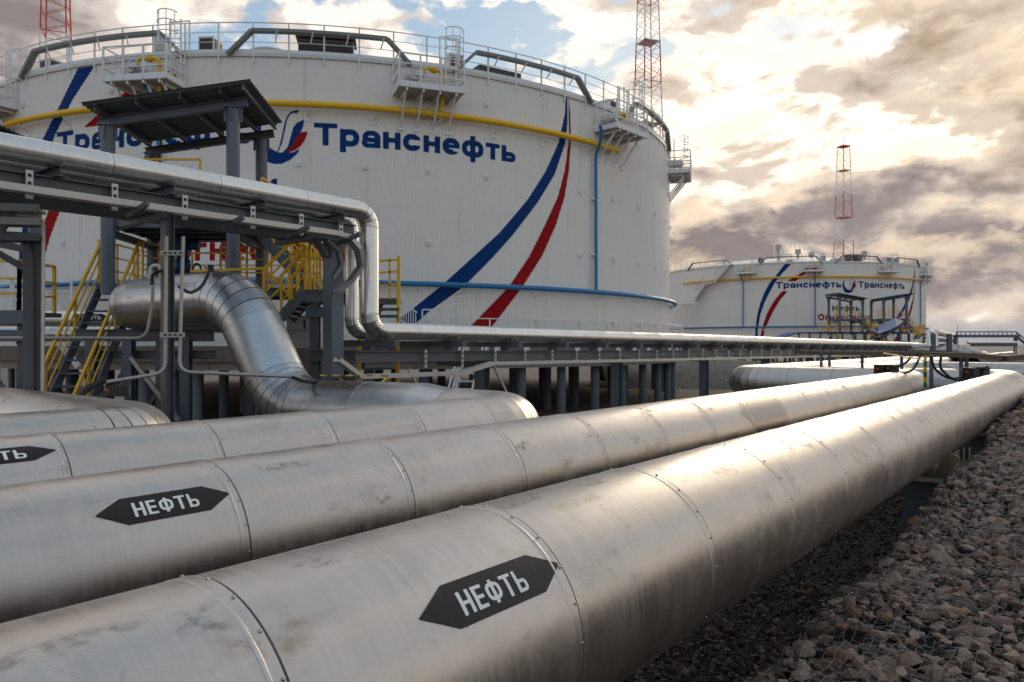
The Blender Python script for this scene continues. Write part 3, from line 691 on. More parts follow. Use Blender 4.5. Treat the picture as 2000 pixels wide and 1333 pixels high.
# flank stair of the far tank
st = link('flank_stair', None, tank2)
def t2pos(px, py, off):
    dx, dz = (px-1000)/1450, (672-py)/1450; a = dx*dx+1; bb = -2*(dx*T2.x+T2.y); c = T2.x**2+T2.y**2-(TR+off)**2
    k = (-bb-math.sqrt(max(0, bb*bb-4*a*c)))/(2*a); return Vector((k*dx, k, k*dz+CZ))-T2
A = [t2pos(*q, .2) for q in ((1356, 586), (1376, 556), (1394, 553), (1424, 517))]; B = [t2pos(*q, 1.1) for q in ((1356, 586), (1376, 556), (1394, 553), (1424, 517))]
for a, b, n_ in ((0, 1, 16), (2, 3, 18)):
    for rail in (A, B): part('stringer', G().bar(rail[a], rail[b], .05, .16), 'white', st)
    for h in (.55, 1.1): part('rail', G().bar(B[a]+Vector((0, 0, h)), B[b]+Vector((0, 0, h)), .05), 'galv' if h > 1 else 'white', st)
    for i in range(n_):
        f = (i+.5)/n_; p = A[a].lerp(A[b], f); q = B[a].lerp(B[b], f); part('tread', G().bar(p, q, .20, .06), 'grey', st)
        if i % 4 == 0: part('rail_post', G().bar(q, q+Vector((0, 0, 1.1)), .05), 'white', st)
part('landing', G().bar(A[1].lerp(B[1], .5), A[2].lerp(B[2], .5), 1.0, .08), 'white', st)
for h in (.55, 1.1): part('rail', G().bar(B[1]+Vector((0, 0, h)), B[2]+Vector((0, 0, h)), .05), 'white', st)
p0, p1 = t2pos(1312, 590, 2.0), t2pos(1356, 588, 2.0)
for h in (0, .6, 1.2): part('rail', G().bar(p0+Vector((0, 0, h-.3)), p1+Vector((0, 0, h-.3)), .07), 'white', st)
for f in np.linspace(0, 1, 6):
    q = p0.lerp(p1, f); part('rail_post', G().bar(q-Vector((0, 0, 3.6)), q+Vector((0, 0, .95)), .08), 'white', st)
for h in (-1.2, -2.0, -2.8): part('rail', G().bar(p0+Vector((0, 0, h)), p1+Vector((0, 0, h)), .06), 'white', st)
part('landing', G().bar(p0-Vector((0, 0, .35)), p1-Vector((0, 0, .35)), 1.2, .1), 'white', st)
# dome walkway of the far tank roof
wr = part('roof_walkway', G().bar((-6, -19.4, TZ1+.4), (-3.5, -12, TZ1+2.2), .8, .08), 'galv', tank2)
for s_ in (-.4, .4):
    P = [Vector((-7.5+s_, -18.8, TZ1+.3)), Vector((-5.5+s_, -13, TZ1+2.2)), Vector((-2+s_, -8, TZ1+3.6)), Vector((1.5+s_, -6, TZ1+3.2)), Vector((4+s_, -5, TZ1+2.6))]
    for h in (.5, 1.0): part('rail', G().tube([p+Vector((0, 0, h)) for p in P], .03, 6), 'white', wr)
    for a, b in zip(P, P[1:]):
        for f in (0, .25, .5, .75):
            q = a.lerp(b, f); part('rail_post', G().bar(q, q+Vector((0, 0, 1)), .04), 'white', wr)

# ================================================================ lattice masts
def mast(x, y, H, label, w0=4.04, w1=1.95, Hw=40.2, group='red and white lattice masts'):
    T = thing('lattice_mast', label, 'lattice mast', (x, y, 0), .35, group)
    wd = lambda z: 1.0*(w1 + .0516*(Hw-z))/1.12
    nb = int(H/4.6); zs = [H*i/nb for i in range(nb+1)]
    for i in range(nb):
        c = 'redm' if (nb-i) % 2 else 'whitem'
        sub = 3; g = G(); lg = []
        for k in range(4):
            def cn(z, k=k): a = math.pi/4+k*math.pi/2; r = wd(z)*.7071; return (r*math.cos(a), r*math.sin(a), z)
            part('leg', G().tube([cn(zs[i]), cn(zs[i+1])], .072, 6), c, T)
        for k in range(4):
            def cn(z, k): a = math.pi/4+k*math.pi/2; r = wd(z)*.7071; return (r*math.cos(a), r*math.sin(a), z)
            for s in range(sub):
                za, zb = zs[i]+(zs[i+1]-zs[i])*s/sub, zs[i]+(zs[i+1]-zs[i])*(s+1)/sub; zm = (za+zb)/2
                g.bar(cn(za, k), cn(zm, k+1), .04); g.bar(cn(zm, k+1), cn(zb, k), .04)
            g.bar(cn(zs[i], k), cn(zs[i], k+1), .05)
        part('bracing', g, c, T)
        if i % 2 == 0 and i: part('platform', G().box((0, 0, zs[i]), (wd(zs[i])*.9, wd(zs[i])*.9, .06)), c, T)
    part('lightning_rod', G().tube([(0, 0, H), (0, 0, H+1.6)], .05, 6), 'galv', T)
    part('mast_head', G().box((0, 0, H+.1), (wd(H)*1.05, wd(H)*1.05, .25)), 'redm', T)
    return T
mast(-43.0, 70, 46, 'lattice mast rising behind the far left end of the big tank roof')
mast(15.2, 83, 46, 'lattice mast rising behind the right shoulder of the big tank, cut by the sky edge')
mast(67.0, 150, 42.9, 'complete lattice mast with its pointed tip behind the far tank')

# ================================================================ large pipelines
PZ = CZ-1.21
def fr_thing(name, label, cat, s, l, z=0.0, group=None): return thing(name, label, cat, W(s, l, z), -TH, group)
def wl(root_s, root_l, root_z, v):         # world point to the root's frame
    x, y, z = v; return Vector((x*CS - y*SN - root_s, x*SN + y*CS - root_l, z-root_z))
G1 = 'large clad oil pipelines'
p1 = fr_thing('pipeline', 'nearest large metal clad pipe with a black arrow sticker, running beside the stone mattress', 'pipeline', -2.12, -6, PZ, G1)
run(p1, [(0, 0, 0), (0, 30.6, 0), (-5.2, 30.6, 0), (-5.2, 90, 0)], .5, 1.283, phase=(1.165+6) % 1.283, Rb=.85, gores=7, screws=(6, 15))
sticker(p1, .5, 1.675+6, 2.455+6, 30.9, 49.4, 1.865+6, 2.225+6, 34.6, 44.4)
p2 = fr_thing('pipeline', 'second large metal clad pipe with a whole black arrow sticker, between two others', 'pipeline', -4.3, -6, PZ, G1)
run(p2, [(0, 0, 0), (0, 29.4, 0), (-5.2, 29.4, 0), (-5.2, 90, 0)], .5, 1.283, phase=(2.34+6) % 1.283, Rb=.85, gores=7, screws=(6.5, 14))
sticker(p2, .5, 1.575+6, 2.305+6, 35.2, 54.0, 1.76+6, 2.11+6, 39.3, 49.2)
for l_, a_, dl, da in ((5.03, 44, .13, 13), (6.02, 43, .12, 9), (3.35, 20, .10, 7), (8.9, 48, .2, 9), (2.75, 62, .3, 6)): stain(p2, .5, l_+6, a_, dl, da)
stain_poly(p2, .5, [(9.75+6, 30), (9.9+6, 57), (10.1+6, 47), (10.3+6, 62), (10.7+6, 56), (10.9+6, 66), (11.42+6, 66), (11.42+6, -12), (10.2+6, -12), (10.0+6, 8)], 'patch', .06, 'dull_patch')
for l_, a_, dl, da, mm in ((1.05, 66, .12, 12, 'grime'), (2.55, 84, .3, 7, 'grime'), (2.9, 70, .35, 6, 'rustwash'), (3.2, 84, .25, 6, 'grime'), (6.85, 32, .3, 16, 'rustwash'), (1.2, 50, .35, 14, 'rustwash'), (4.5, 60, .5, 8, 'rustwash'), (8.6, 62, .6, 7, 'grime'), (.7, 74, .25, 8, 'grime'), (1.5, 80, .15, 6, 'grime'), (9.8, 40, .4, 10, 'rustwash')): stain(p1, .5, l_+6, a_, dl, da, mm)
p3 = fr_thing('pipeline', 'third large clad pipe that turns left and climbs in an S bend under the rack', 'pipeline', -6.6, -6, PZ, G1)
f3 = lambda v: wl(-6.6, -6, PZ, v)
run(p3, [(0, 0, 0), (0, 14.65, 0), (-1.7, 14.65, 0)], .5, 1.25, phase=(2.28+6) % 1.25, Rb=.95, gores=9, screws=(7, 12))
part('reducer', G().tube([(-1.6, 14.65, 0), (-1.7, 14.65, 0), (-2.2, 14.64, 0), (-2.3, 14.63, 0)], [.503, .505, .566, .568], 64, 0, False), 'gore', p3, 14)
run(p3, [(-2.25, 14.63, -.0), (-5.6, 14.35, -.02), f3((-5.45, 14.85, CZ+.95)), f3((-8.75, 16.9, CZ+.90)), f3((-8.75, 24, CZ+.9))], .565, 1.25, Rb=1.25, gores=10, mat='gore', gmat='gore')
sticker(p3, .5, 1.37+6, 2.24+6, 43.4, 61.6, 1.55+6, 2.03+6, 46.9, 57.2)
p4 = fr_thing('pipeline', 'fourth large clad pipe bending sharply left near the left picture edge', 'pipeline', -8.83, -6, PZ, G1)
run(p4, [(0, 0, 0), (0, 10.22, 0), (-14, 10.22, 0)], .5, 1.25, phase=(3.33+6) % 1.25, Rb=.85, gores=9)
p5 = thing('pipeline', 'distant clad pipe crossing behind the elbows towards the right picture edge', 'pipeline', (15.5, 35.5, 0), 0, G1)
run(p5, [(0, 0, CZ-1.25), (4.2, -2.6, CZ-1.25), (15, -9.3, CZ-1.25)], .45, 1.27, n=40)
p6 = thing('pipeline', 'distant clad pipe with a downward bend under the far walkway bridge', 'pipeline', (30, 62, 0), 0, G1)
run(p6, [(0, 0, CZ-.45), (6.9, -.4, CZ-.45), (9.3, -2.2, CZ-1.6), (20, -4.5, CZ-1.6)], .5, 1.27, n=40, Rb=1.4)
for l in (2.2, 11.7, 18.2, 24.6):
    for s, nm in ((-2.12, 'nearest'), (-4.3, 'second')):
        if s < -4 and l > 24: continue
        dsc = {2.2: 'at the near end', 11.7: 'at the stone edge', 18.2: 'farther along', 24.6: 'at the far elbow'}[l]
        t = fr_thing('pipe_support', f'dark steel pedestal carrying the {nm} large pipe {dsc}', 'pipe support', s, l, 0, 'pedestals under the large pipes')
        part('column', G().ibeam((0, 0, -.2), (0, 0, PZ-.95), .32, .32, .02), 'grey', t)
        part('cap_beam', G().ibeam((-.62, 0, PZ-.82), (.66, 0, PZ-.82), .24, .26, .018), 'grey', t)
        part('slide_plate', G().box((.08, 0, PZ-.67), (1.05, .36, .03)).box((.05, 0, PZ-.64), (.8, .32, .03)), 'pale', t)
        part('saddle', G().bar((.3, -.12, PZ-.6), (.46, -.12, PZ-.28), .05, .16).bar((-.3, -.12, PZ-.6), (-.46, -.12, PZ-.28), .05, .16).box((0, 0, PZ-.59), (.7, .3, .06)), 'wood', t)
t = fr_thing('pipe_support', 'dark steel frame under the leg of the third large pipe', 'pipe support', -10.2, 8.3, 0, 'pedestals under the large pipes')
part('column', G().ibeam((0, 0, -.2), (0, 0, PZ-.75), .3, .3, .02), 'grey', t)
part('cap_beam', G().ibeam((0, -.6, PZ-.63), (0, .6, PZ-.63), .22, .24, .018), 'grey', t)

# ================================================================ pipe rack: raised gantry, then the low run to the far tank
RS = -13.0
r1 = fr_thing('pipe_rack', 'raised grey steel gantry carrying the small pipes over the walkway at left', 'pipe rack', RS, 10, 0, 'pipe racks')
zb = CZ+2.49
for s in (0.0, -1.5): part('main_beam', G().ibeam((s, -16, zb), (s, .55, zb), .2, .26, .016), 'grey', r1)
for l in (-11.0, -9.2, -7.6, -5.4, -3.6, -1.8, 0.1): part('cross_beam', G().ibeam((-1.75, l, zb+.22), (.25, l, zb+.22), .15, .17, .014), 'grey', r1)
for l in (-7.0, -3.7, -.4): part('cross_beam', G().ibeam((-1.5, l, zb-.21), (.1, l, zb-.21), .15, .15, .014), 'grey', r1)
for s in (0.0,):
    part('column', G().box((s, 0, (zb-.15)/2), (.31, .31, zb-.15)), 'greyb', r1)
    part('corbel', G().bar((s, -.55, zb-.22), (s, .5, zb-.22), .34, .14).bar((s, -.2, zb-.62), (s, -.5, zb-.24), .2, .06), 'grey', r1)
part('post', G().ibeam((0, -3.6, 0), (0, -3.6, zb-.14), .17, .17, .016), 'grey', r1)
part('post', G().ibeam((0, -9.5, 0), (0, -9.5, zb-.14), .17, .17, .016), 'grey', r1)
for l in (-8.3, -7.05, -5.8, -4.55, -3.35, -2.0, -.9, 0.1):
    g = G().bar((.13, l, zb-.24), (.13, l, zb+.13), .015, .10, 0, (0, 1, 0)); g.box((.125, l, zb-.05), (.03, .10, .44))
    o = part('perforated_strap', g, 'pale', r1)
    part('slot', G().box((.142, l, zb-.16), (.005, .05, .05)).box((.142, l, zb-.03), (.005, .05, .05)).box((.142, l, zb+.09), (.005, .05, .05)), 'dark', o)
tr = fr_thing('cable_tray', 'pale metal cable tray hung on the raised gantry, curling down at its right end', 'cable tray', RS+.45, 10, 0, 'cable trays')
zt = CZ+2.25
def tray(root, P, w=.34, h=.10, mat='pale'):
    for a, b in zip(P, P[1:]):
        part('tray_section', G().bar(a, b, w, .012).bar(Vector(a)+Vector((w/2, 0, h/2)), Vector(b)+Vector((w/2, 0, h/2)), .014, h).bar(Vector(a)+Vector((-w/2, 0, h/2)), Vector(b)+Vector((-w/2, 0, h/2)), .014, h), mat, root)
tray(tr, [(0, -14, zt), (0, -11, zt), (0, -8.05, zt), (0, -5.0, zt), (0, -2.0, zt), (0, -.35, zt), (0, .05, zt-.05), (0, .3, zt-.26)], .22)
tray(tr, [(0, .3, zt-.26), (0, .38, zt-.62), (0, .1, zt-.95), (-.15, -.15, zt-1.2)], .17, .08, 'traydark')
tray(tr, [(-.3, -.3, zt-.1), (-.3, .0, zt-.3), (-.3, .08, zt-.6), (-.3, -.15, zt-.9)], .13, .08, 'traydark')
for l in (-8.6, -6.5, -4.35, -2.65, -1.25, 0.0):
    part('bracket_arm', G().bar((-.3, l, zt-.10), (.42, l, zt+.03), .05, .09), 'grey', tr)
G2 = 'small bright clad pipes on the rack'
q1 = fr_thing('insulated_pipe', 'bright slim pipe along the outer rack side, dropping at the big grey column', 'pipe', RS+.0, 10, 0, G2)
run(q1, [(0, -16, CZ+2.98), (0, 1.0, CZ+2.98), (0, 1.0, CZ+.30), (0, 62, CZ-.09)], .205, 1.9, Rb=.36, gores=4, mat='clad2', gmat='clad2', n=40)
q2 = fr_thing('insulated_pipe', 'thinner bright pipe behind the outer one, dropping just left of it', 'pipe', RS-.75, 10, 0, G2)
run(q2, [(0, -16, CZ+2.90), (0, 1.1, CZ+2.90), (0, 1.1, CZ+.27), (0, 62, CZ-.12)], .16, 1.9, Rb=.30, gores=4, mat='clad2', gmat='clad2', n=32)
q3 = fr_thing('insulated_pipe', 'short bright pipe stub under the raised run that ends in a bend at left', 'pipe', RS-1.35, 10, 0, G2)
run(q3, [(0, -16, CZ+2.84), (0, -2.4, CZ+2.84), (-2, -2.4, CZ+2.84)], .14, 1.9, Rb=.28, gores=4, mat='clad2', gmat='clad2', n=32)
r2 = fr_thing('pipe_rack', 'long low grey steel rack running away to the far tank', 'pipe rack', RS, 14.6, 0, 'pipe racks')
r2.rotation_euler = (-.0062, 0, -TH)
zl = CZ-.30
for s in (0.35, -1.3):
    for k in range(9): part('main_beam', G().ibeam((s, -4.3+k*6.9, zl), (s, -4.3+(k+1)*6.9-.02, zl), .2, .25, .016), 'grey', r2)
for k, l in enumerate(np.arange(-3.2, 58, 2.25)):
    part('cross_beam', G().bar((-1.9, l, CZ+.0), (.45, l, CZ+.0), .16, .15).bar((-.2, l, CZ-.16), (.05, l, CZ-.16), .16, .17), 'grey', r2)
    part('pipe_shoe', G().box((0, l, CZ+.10), (.2, .3, .06)).bar((.12, l, CZ+.1), (.21, l, CZ+.22), .3, .03, 0, (0, 1, 0)), 'wood', r2)
for k in range(9):
    part('column', G().ibeam((.2, k*6.8, -.2), (.2, k*6.8, zl-.13), .29, .29, .02), 'greyb', r2)
    part('bracket', G().bar((.2, k*6.8, zl-.25), (-1.35, k*6.8, zl-.2), .2, .16), 'grey', r2)
for k, l in enumerate(np.arange(-2.3, 46, 1.27)):
    part('perforated_strap', G().box((.455, l, zl-.06), (.016, .07, .42)), 'pale', r2)
    if k < 14: part('slot', G().box((.466, l, zl-.18), (.005, .035, .05)).box((.466, l, zl-.06), (.005, .035, .05)).box((.466, l, zl+.06), (.005, .035, .05)), 'dark', r2)
tr = fr_thing('cable_tray', 'pale cable tray slung under the low rack, stepping up once', 'cable tray', RS+.62, 14.6, 0, 'cable trays')
zz = CZ-.54; tr.rotation_euler = (-.0062, 0, -TH)
tray(tr, [(0, -5.0, zz+.15), (0, -4.4, zz-.22), (0, -1.3, zz-.22), (0, -.1, zz), (0, 3, zz), (0, 10, zz), (0, 20, zz), (0, 34, zz), (0, 50, zz)], .2, .09)
for l in (-3.0, 0.0): part('tray_support', G().bar((0, l, zz-.05), (0, l+.7, zz-1.0), .05), 'pale', tr)
# left cable rack
r3 = thing('cable_rack', 'dark post with short cable shelves at the left picture edge', 'cable rack', (-8.05, 12.5, 0), .25, 'pipe racks')
part('column', G().ibeam((0, 0, -.1), (0, 0, CZ+1.85), .25, .25, .018), 'grey', r3)
part('corbel', G().bar((-.1, 0, CZ+1.25), (-.9, 0, CZ+1.75), .12, .1).bar((0, 0, CZ+1.8), (-1.5, .1, CZ+1.86), .2, .12), 'grey', r3)
for k, z in enumerate((CZ+1.72, CZ+1.98, CZ+2.2)):
    part('shelf', G().bar((-2.6, -.25, z-.06), (.2, -.2, z), .3, .05).bar((-2.6, -.42, z-.02), (.2, -.37, z+.04), .02, .12), 'galv' if k else 'grey', r3)
for x in (-.75, -.35, -.15): part('brace', G().bar((x-.25, -.3, CZ+1.75), (x, -.3, CZ+2.3), .05, .08), 'grey', r3)
part('brace', G().bar((-.9, 0, CZ-.1), (0, 0, CZ-1.4), .08), 'grey', r3)
part('conduit', G().tube([(-1.0, -.25, CZ+2.12), (.12, -.25, CZ+2.12), (.2, -.25, CZ+2.05), (.22, -.25, CZ+1.9), (.2, -.25, .3)], .032, 8), 'pale', r3, 50)
part('cable', G().tube([(-.2, -.26, CZ+1.72), (.02, -.26, CZ+1.68), (.1, -.26, CZ+1.5), (.1, -.24, .6), (.08, -.24, 0)], .025, 8), 'rubber', r3, 50)

# ================================================================ valve house beside each tank: canopy, platform, stairs, valve
def yrail(root, P, hs=(.4, .75, 1.1), posts=1.0, mat='yellow', w=.046):
    P = [Vector(p) for p in P]
    for a, b in zip(P, P[1:]):
        for h in hs: part('rail', G().bar(a+Vector((0, 0, h)), b+Vector((0, 0, h)), w if h == hs[-1] else w*.7), mat, root)
        n = max(1, round((b-a).length/posts))
        for i in range(n+1):
            q = a.lerp(b, i/n); part('rail_post', G().bar(q, q+Vector((0, 0, hs[-1])), w), mat, root)
def ystair(root, a, b, w, n, rail=1.05, side=(0, 1, 0), both=True):
    """flight from a (low) to b (high); w = width along side"""
    a, b, sd = Vector(a), Vector(b), Vector(side)*w
    for o in (Vector(), sd): part('stringer', G().bar(a+o, b+o, .05, .24), 'greyb', root)
    for i in range(n):
        p = a.lerp(b, (i+.6)/n); d = (b-a); d.z = 0; d.normalize()
        part('tread', G().box(p+sd*.5, (w if abs(sd.x) > abs(sd.y) else .26, w if abs(sd.y) > abs(sd.x) else .26, .045)), 'greyb', root)
    up = Vector((0, 0, rail))
    for o in ((Vector(), sd) if both else (Vector(),)):
        part('handrail', G().bar(a+o+up, b+o+up, .06), 'yellow', root)
        for h in (.38, .70): part('rail', G().bar(a+o+Vector((0, 0, h*rail)), b+o+Vector((0, 0, h*rail)), .03), 'yellow', root)
        for f in (.03, .33, .66, .97):
            q = a.lerp(b, f)+o; part('rail_post', G().bar(q, q+up, .05), 'yellow', root)
ORG = Vector((-8.1, 18.7, 0))
def canopy(loc, mirror, label):
    T = thing('valve_canopy', label, 'canopy', loc, .08, 'canopies over the tank valves'); m = -1 if mirror else 1
    zr = lambda x: CZ+5.92-.17*(1.42-x)
    V = []; n = 70; x0, x1 = -1.72, 1.98; ys = np.linspace(-1.95, 1.35, n)
    for j, y in enumerate(ys):
        c = .022*(1 if j % 4 < 2 else -1)
        for x in (x0, x1): V += [(m*x, y, zr(x)+c), (m*x, y, zr(x)+c+.006)]
    top = [(4*j+1, 4*j+3, 4*j+7, 4*j+5) for j in range(n-1)]; bot = [(4*j, 4*j+4, 4*j+6, 4*j+2) for j in range(n-1)]
    g = G(); g.add(V, top+bot); g.m = [0]*(n-1)+[1]*(n-1)
    part('roof_sheet', g, ['roofblue', 'roofdark'], T)
    for x in (-1.45, -.55, .4, 1.3, 1.8): part('rafter', G().ibeam((m*x, -1.9, zr(x)-.1), (m*x, 1.3, zr(x)-.1), .09, .13, .012), 'grey', T)
    for y in (-1.3, 1.3): part('roof_beam', G().ibeam((m*-1.6, y, zr(-1.6)-.26), (m*1.75, y, zr(1.75)-.26), .16, .19, .016), 'greyb' if y < 0 else 'grey', T)
    for x in (-1.42, 1.42):
        for y in (-1.3, 1.3):
            h = zr(x)-.37
            c = part('column', G().tube([(m*x, y, CZ+1.16), (m*x, y, h)], .155, 18), 'greyb', T, 50)
            part('cap_plate', G().box((m*x, y, h+.02), (.36, .36, .03)).box((m*x, y, h-.16), (.03, .42, .30)).box((m*x, y, h-.16), (.42, .03, .30)), 'greyb', c)
    for x in (-1.42, 1.42): part('tie_beam', G().bar((m*x, -1.3, CZ+2.6), (m*x, 1.3, CZ+2.6), .12, .16), 'grey', T)
    return T
def valve_platform(loc, label):
    T = thing('valve_platform', label, 'platform', loc, 0, 'steel platforms around the tank valves')
    w = lambda px, py, Y: PX(px, py, Y)-ORG
    dk = CZ+1.5
    def deck(x0, x1, y0, y1, z, name='deck'):
        d = part(name, G().box(((x0+x1)/2, (y0+y1)/2, z-.02), (x1-x0, y1-y0, .04)), 'grey', T)
        for a, b in (((x0, y0), (x1, y0)), ((x1, y0), (x1, y1)), ((x1, y1), (x0, y1)), ((x0, y1), (x0, y0))):
            part('edge_beam', G().ibeam((*a, z-.13), (*b, z-.13), .1, .2, .012), 'greyb', d)
    deck(-2.3, -1.2, -.1, 2.6, dk); deck(.3, 3.1, 1.0, 2.6, dk); deck(-1.2, .3, 1.9, 2.6, dk)
    up = CZ+3.02
    deck(-1.5, 2.0, -.9, 1.6, up); 
    for y in (-.3, .5, 1.1): part('joist', G().ibeam((-1.5, y, up-.16), (2.0, y, up-.16), .1, .2, .012), 'grey', T)
    for x, y in ((-1.42, -1.3), (1.42, -1.3), (1.42, 1.3)): part('corbel', G().bar((x, y, up-.35), (x+.5, y+.3, up-.1), .1, .22).box((x+.25, y, up-.18), (.5, .12, .16)), 'greyb', T)
    yrail(T, [(-1.45, -.85, up), (.6, -.85, up)], (.5, .95, 1.42)); yrail(T, [(.9, 1.4, up), (1.9, 1.4, up), (1.9, -.3, up)]); yrail(T, [(-1.4, 1.5, up), (.4, 1.5, up)])
    # straight stair at the left, climbing away
    ystair(T, w(70, 838, 16.1)+Vector((0, -.75, -1.05)), (-2.18, -.1, dk), .95, 15, 1.08, (1, 0, 0))
    yrail(T, [(-2.25, -.1, dk), (-2.25, 2.5, dk), (.2, 2.5, dk)]); yrail(T, [(-1.25, .1, dk), (-1.25, 1.9, dk)])
    yrail(T, [(.35, 1.05, dk), (.35, 2.5, dk), (3.0, 2.5, dk)], posts=.8); yrail(T, [(.5, 1.05, dk), (1.6, 1.05, dk)], posts=.7)
    # front guard over the pipe and the crossing flights at right
    a, b = w(372, 530, 17.3), w(517, 524, 17.3)
    part('handrail', G().bar(a, b, .06), 'yellow', T)
    fa, fb = w(548, 622, 17.3), w(597, 566, 17.3)
    ystair(T, fa, fb, .8, 6, .98, (0, 1, 0))
    part('handrail', G().bar(w(517, 524, 17.3), w(583, 460, 17.3), .06), 'yellow', T)
    for d in (22, 44, 66): part('rail', G().bar(w(520, 524+d, 17.3), w(592, 455+d*.98, 17.3), .04), 'yellow', T)
    part('rail_post', G().bar(w(517, 524, 17.25), w(573, 584, 17.25), .05), 'yellow', T)
    part('rail_post', G().bar(w(515, 524, 17.3), w(515, 590, 17.3), .05), 'yellow', T)
    la = w(597, 568, 17.3); lb = w(668, 568, 17.3)
    part('landing', G().box(((la.x+lb.x)/2, la.y+.6, la.z), (lb.x-la.x, 1.3, .06)), 'grey', T)
    for y in (-.05, 1.25): part('edge_beam', G().ibeam((la.x, la.y+y, la.z-.14), (lb.x, la.y+y, la.z-.14), .1, .24, .014), 'greyb', T)
    part('edge_beam', G().ibeam((la.x, la.y-.03, la.z-.5), (lb.x, la.y-.03, la.z-.5), .1, .24, .014), 'greyb', T)
    yrail(T, [(la.x+.1, la.y, la.z), (la.x+.34, la.y, la.z)], (.4, .75, 1.1), .3, w=.06); yrail(T, [(la.x+.34, la.y+1.2, la.z), (lb.x, la.y+1.2, la.z)], posts=.5)
    part('column', G().ibeam((la.x+.2, la.y+.1, 0), (la.x+.2, la.y+.1, la.z-.3), .2, .2, .016), 'grey', T)
    ystair(T, w(606, 568, 18.3), w(497, 445, 18.3), .8, 9, 1.0, (0, 1, 0))
    # steel below
    for x0, y0 in ((-1.6, -1.55), (-.75, -1.55), (.05, -1.6), (.55, -1.5), (1.35, .4), (2.9, .9)):
        part('column', G().ibeam((x0, y0, 0), (x0, y0, CZ+.18 if x0 < .8 else dk-.2), .22, .22, .018), 'greyb' if x0 in (-.75, .55) else 'grey', T)
    part('edge_beam', G().ibeam((-2.0, -1.5, CZ+.20), (1.2, -1.5, CZ+.20), .2, .28, .018), 'greyb', T)
    part('edge_beam', G().ibeam((-2.0, -1.4, CZ-.25), (1.2, -1.4, CZ-.25), .16, .2, .016), 'grey', T)
    part('edge_beam', G().ibeam((-2.0, -1.4, CZ-1.9), (1.2, -1.4, CZ-1.9), .16, .2, .016), 'grey', T)
    for a, b in (((-.6, -1.75, CZ-.3), (.5, -1.75, CZ-1.75)), ((.4, -1.65, CZ-.5), (-.6, -1.65, CZ-1.9)), ((-1.5, -1.5, CZ-1.6), (-.8, -1.5, CZ-.5))): part('brace', G().bar(a, b, .09), 'galv' if a[0] < -.5 and a[2] > CZ-1 else 'grey', T)
    return T
def valve(loc, label):
    T = thing('gate_valve', label, 'valve', loc, .1, 'blue gate valves')
    part('bonnet', G().tube([(0, 0, CZ+1.35), (0, 0, CZ+1.75), (0, 0, CZ+1.92), (0, 0, CZ+2.0)], [.42, .42, .3, .16], 20), 'valve', T, 50)
    part('flange', G().tube([(0, 0, CZ+1.33), (0, 0, CZ+1.42)], .52, 20), 'valve', T, 50)
    part('yoke', G().tube([(0, 0, CZ+1.98), (0, 0, CZ+2.2), (0, 0, CZ+2.25), (0, 0, CZ+2.75)], [.2, .2, .15, .15], 14), 'valve', T, 50)
    part('actuator', G().box((0, 0, CZ+2.6), (.34, .4, .36)).tube([(.17, 0, CZ+2.6), (.42, 0, CZ+2.6)], .13, 12), 'valve', T)
    part('lifting_eye', G().tube([(.36+.1*math.cos(a), 0, CZ+1.98+.13*math.sin(a)) for a in np.linspace(-.8, 3.9, 12)], .03, 6), 'valve', T, 50)
    return T
DV = T2 - Vector((-10.32, 47.78, 0))
can = canopy(ORG, False, 'blue grey canopy on four columns right in front of the big tank lettering')
can2 = copy_tree(can); can2.location = ORG+DV; can2['label'] = 'tiny far canopy whose blue roof rises to the right, before the far tank'
can3 = canopy(ORG+DV+Vector((-5.2, 0, 0)), True, 'tiny far canopy with a dark roof falling to the right, before black lettering')
can4 = copy_tree(can3); can4.location = ORG+Vector((-6.0, -.2, -.12)); can4['label'] = 'dark canopy corner cut by the left picture edge above the slim pipes'
vp = valve_platform(ORG, 'grey steel platform with yellow rails and stairs under the near canopy')
vp2 = copy_tree(vp); vp2.location = ORG+DV; vp2['label'] = 'far platform with yellow rails below the canopy that rises to the right'
vp3 = copy_tree(vp); vp3.location = ORG+DV+Vector((-5.2, 0, 0)); vp3['label'] = 'far platform with yellow rails below the canopy that falls to the right'
vp4 = thing('guard_platform', 'yellow railed landing cut by the left picture edge behind the post', 'platform', (-12.2, 17.6, 0))
part('deck', G().box((-.6, 0, CZ+.7), (3.4, 1.4, .1)).box((-.6, -.7, CZ+.62), (3.4, .1, .3)).box((-.6, -.6, CZ+.2), (3.4, .1, .25)), 'greyb', vp4)
for x in (-.9, .9): part('column', G().ibeam((x, -.4, 0), (x, -.4, CZ+.6), .2, .2, .016), 'grey', vp4)
yrail(vp4, [(-2, -.65, CZ+.75), (.95, -.65, CZ+.75), (.95, .65, CZ+.75)], (.4, .75, 1.15), .75, w=.065)
va = valve((-8.65, 19.5, 0), 'blue gate valve dome beside the near canopy column')
va2 = copy_tree(va); va2.location = va.location+DV; va2['label'] = 'far blue valve under the canopy that rises to the right'
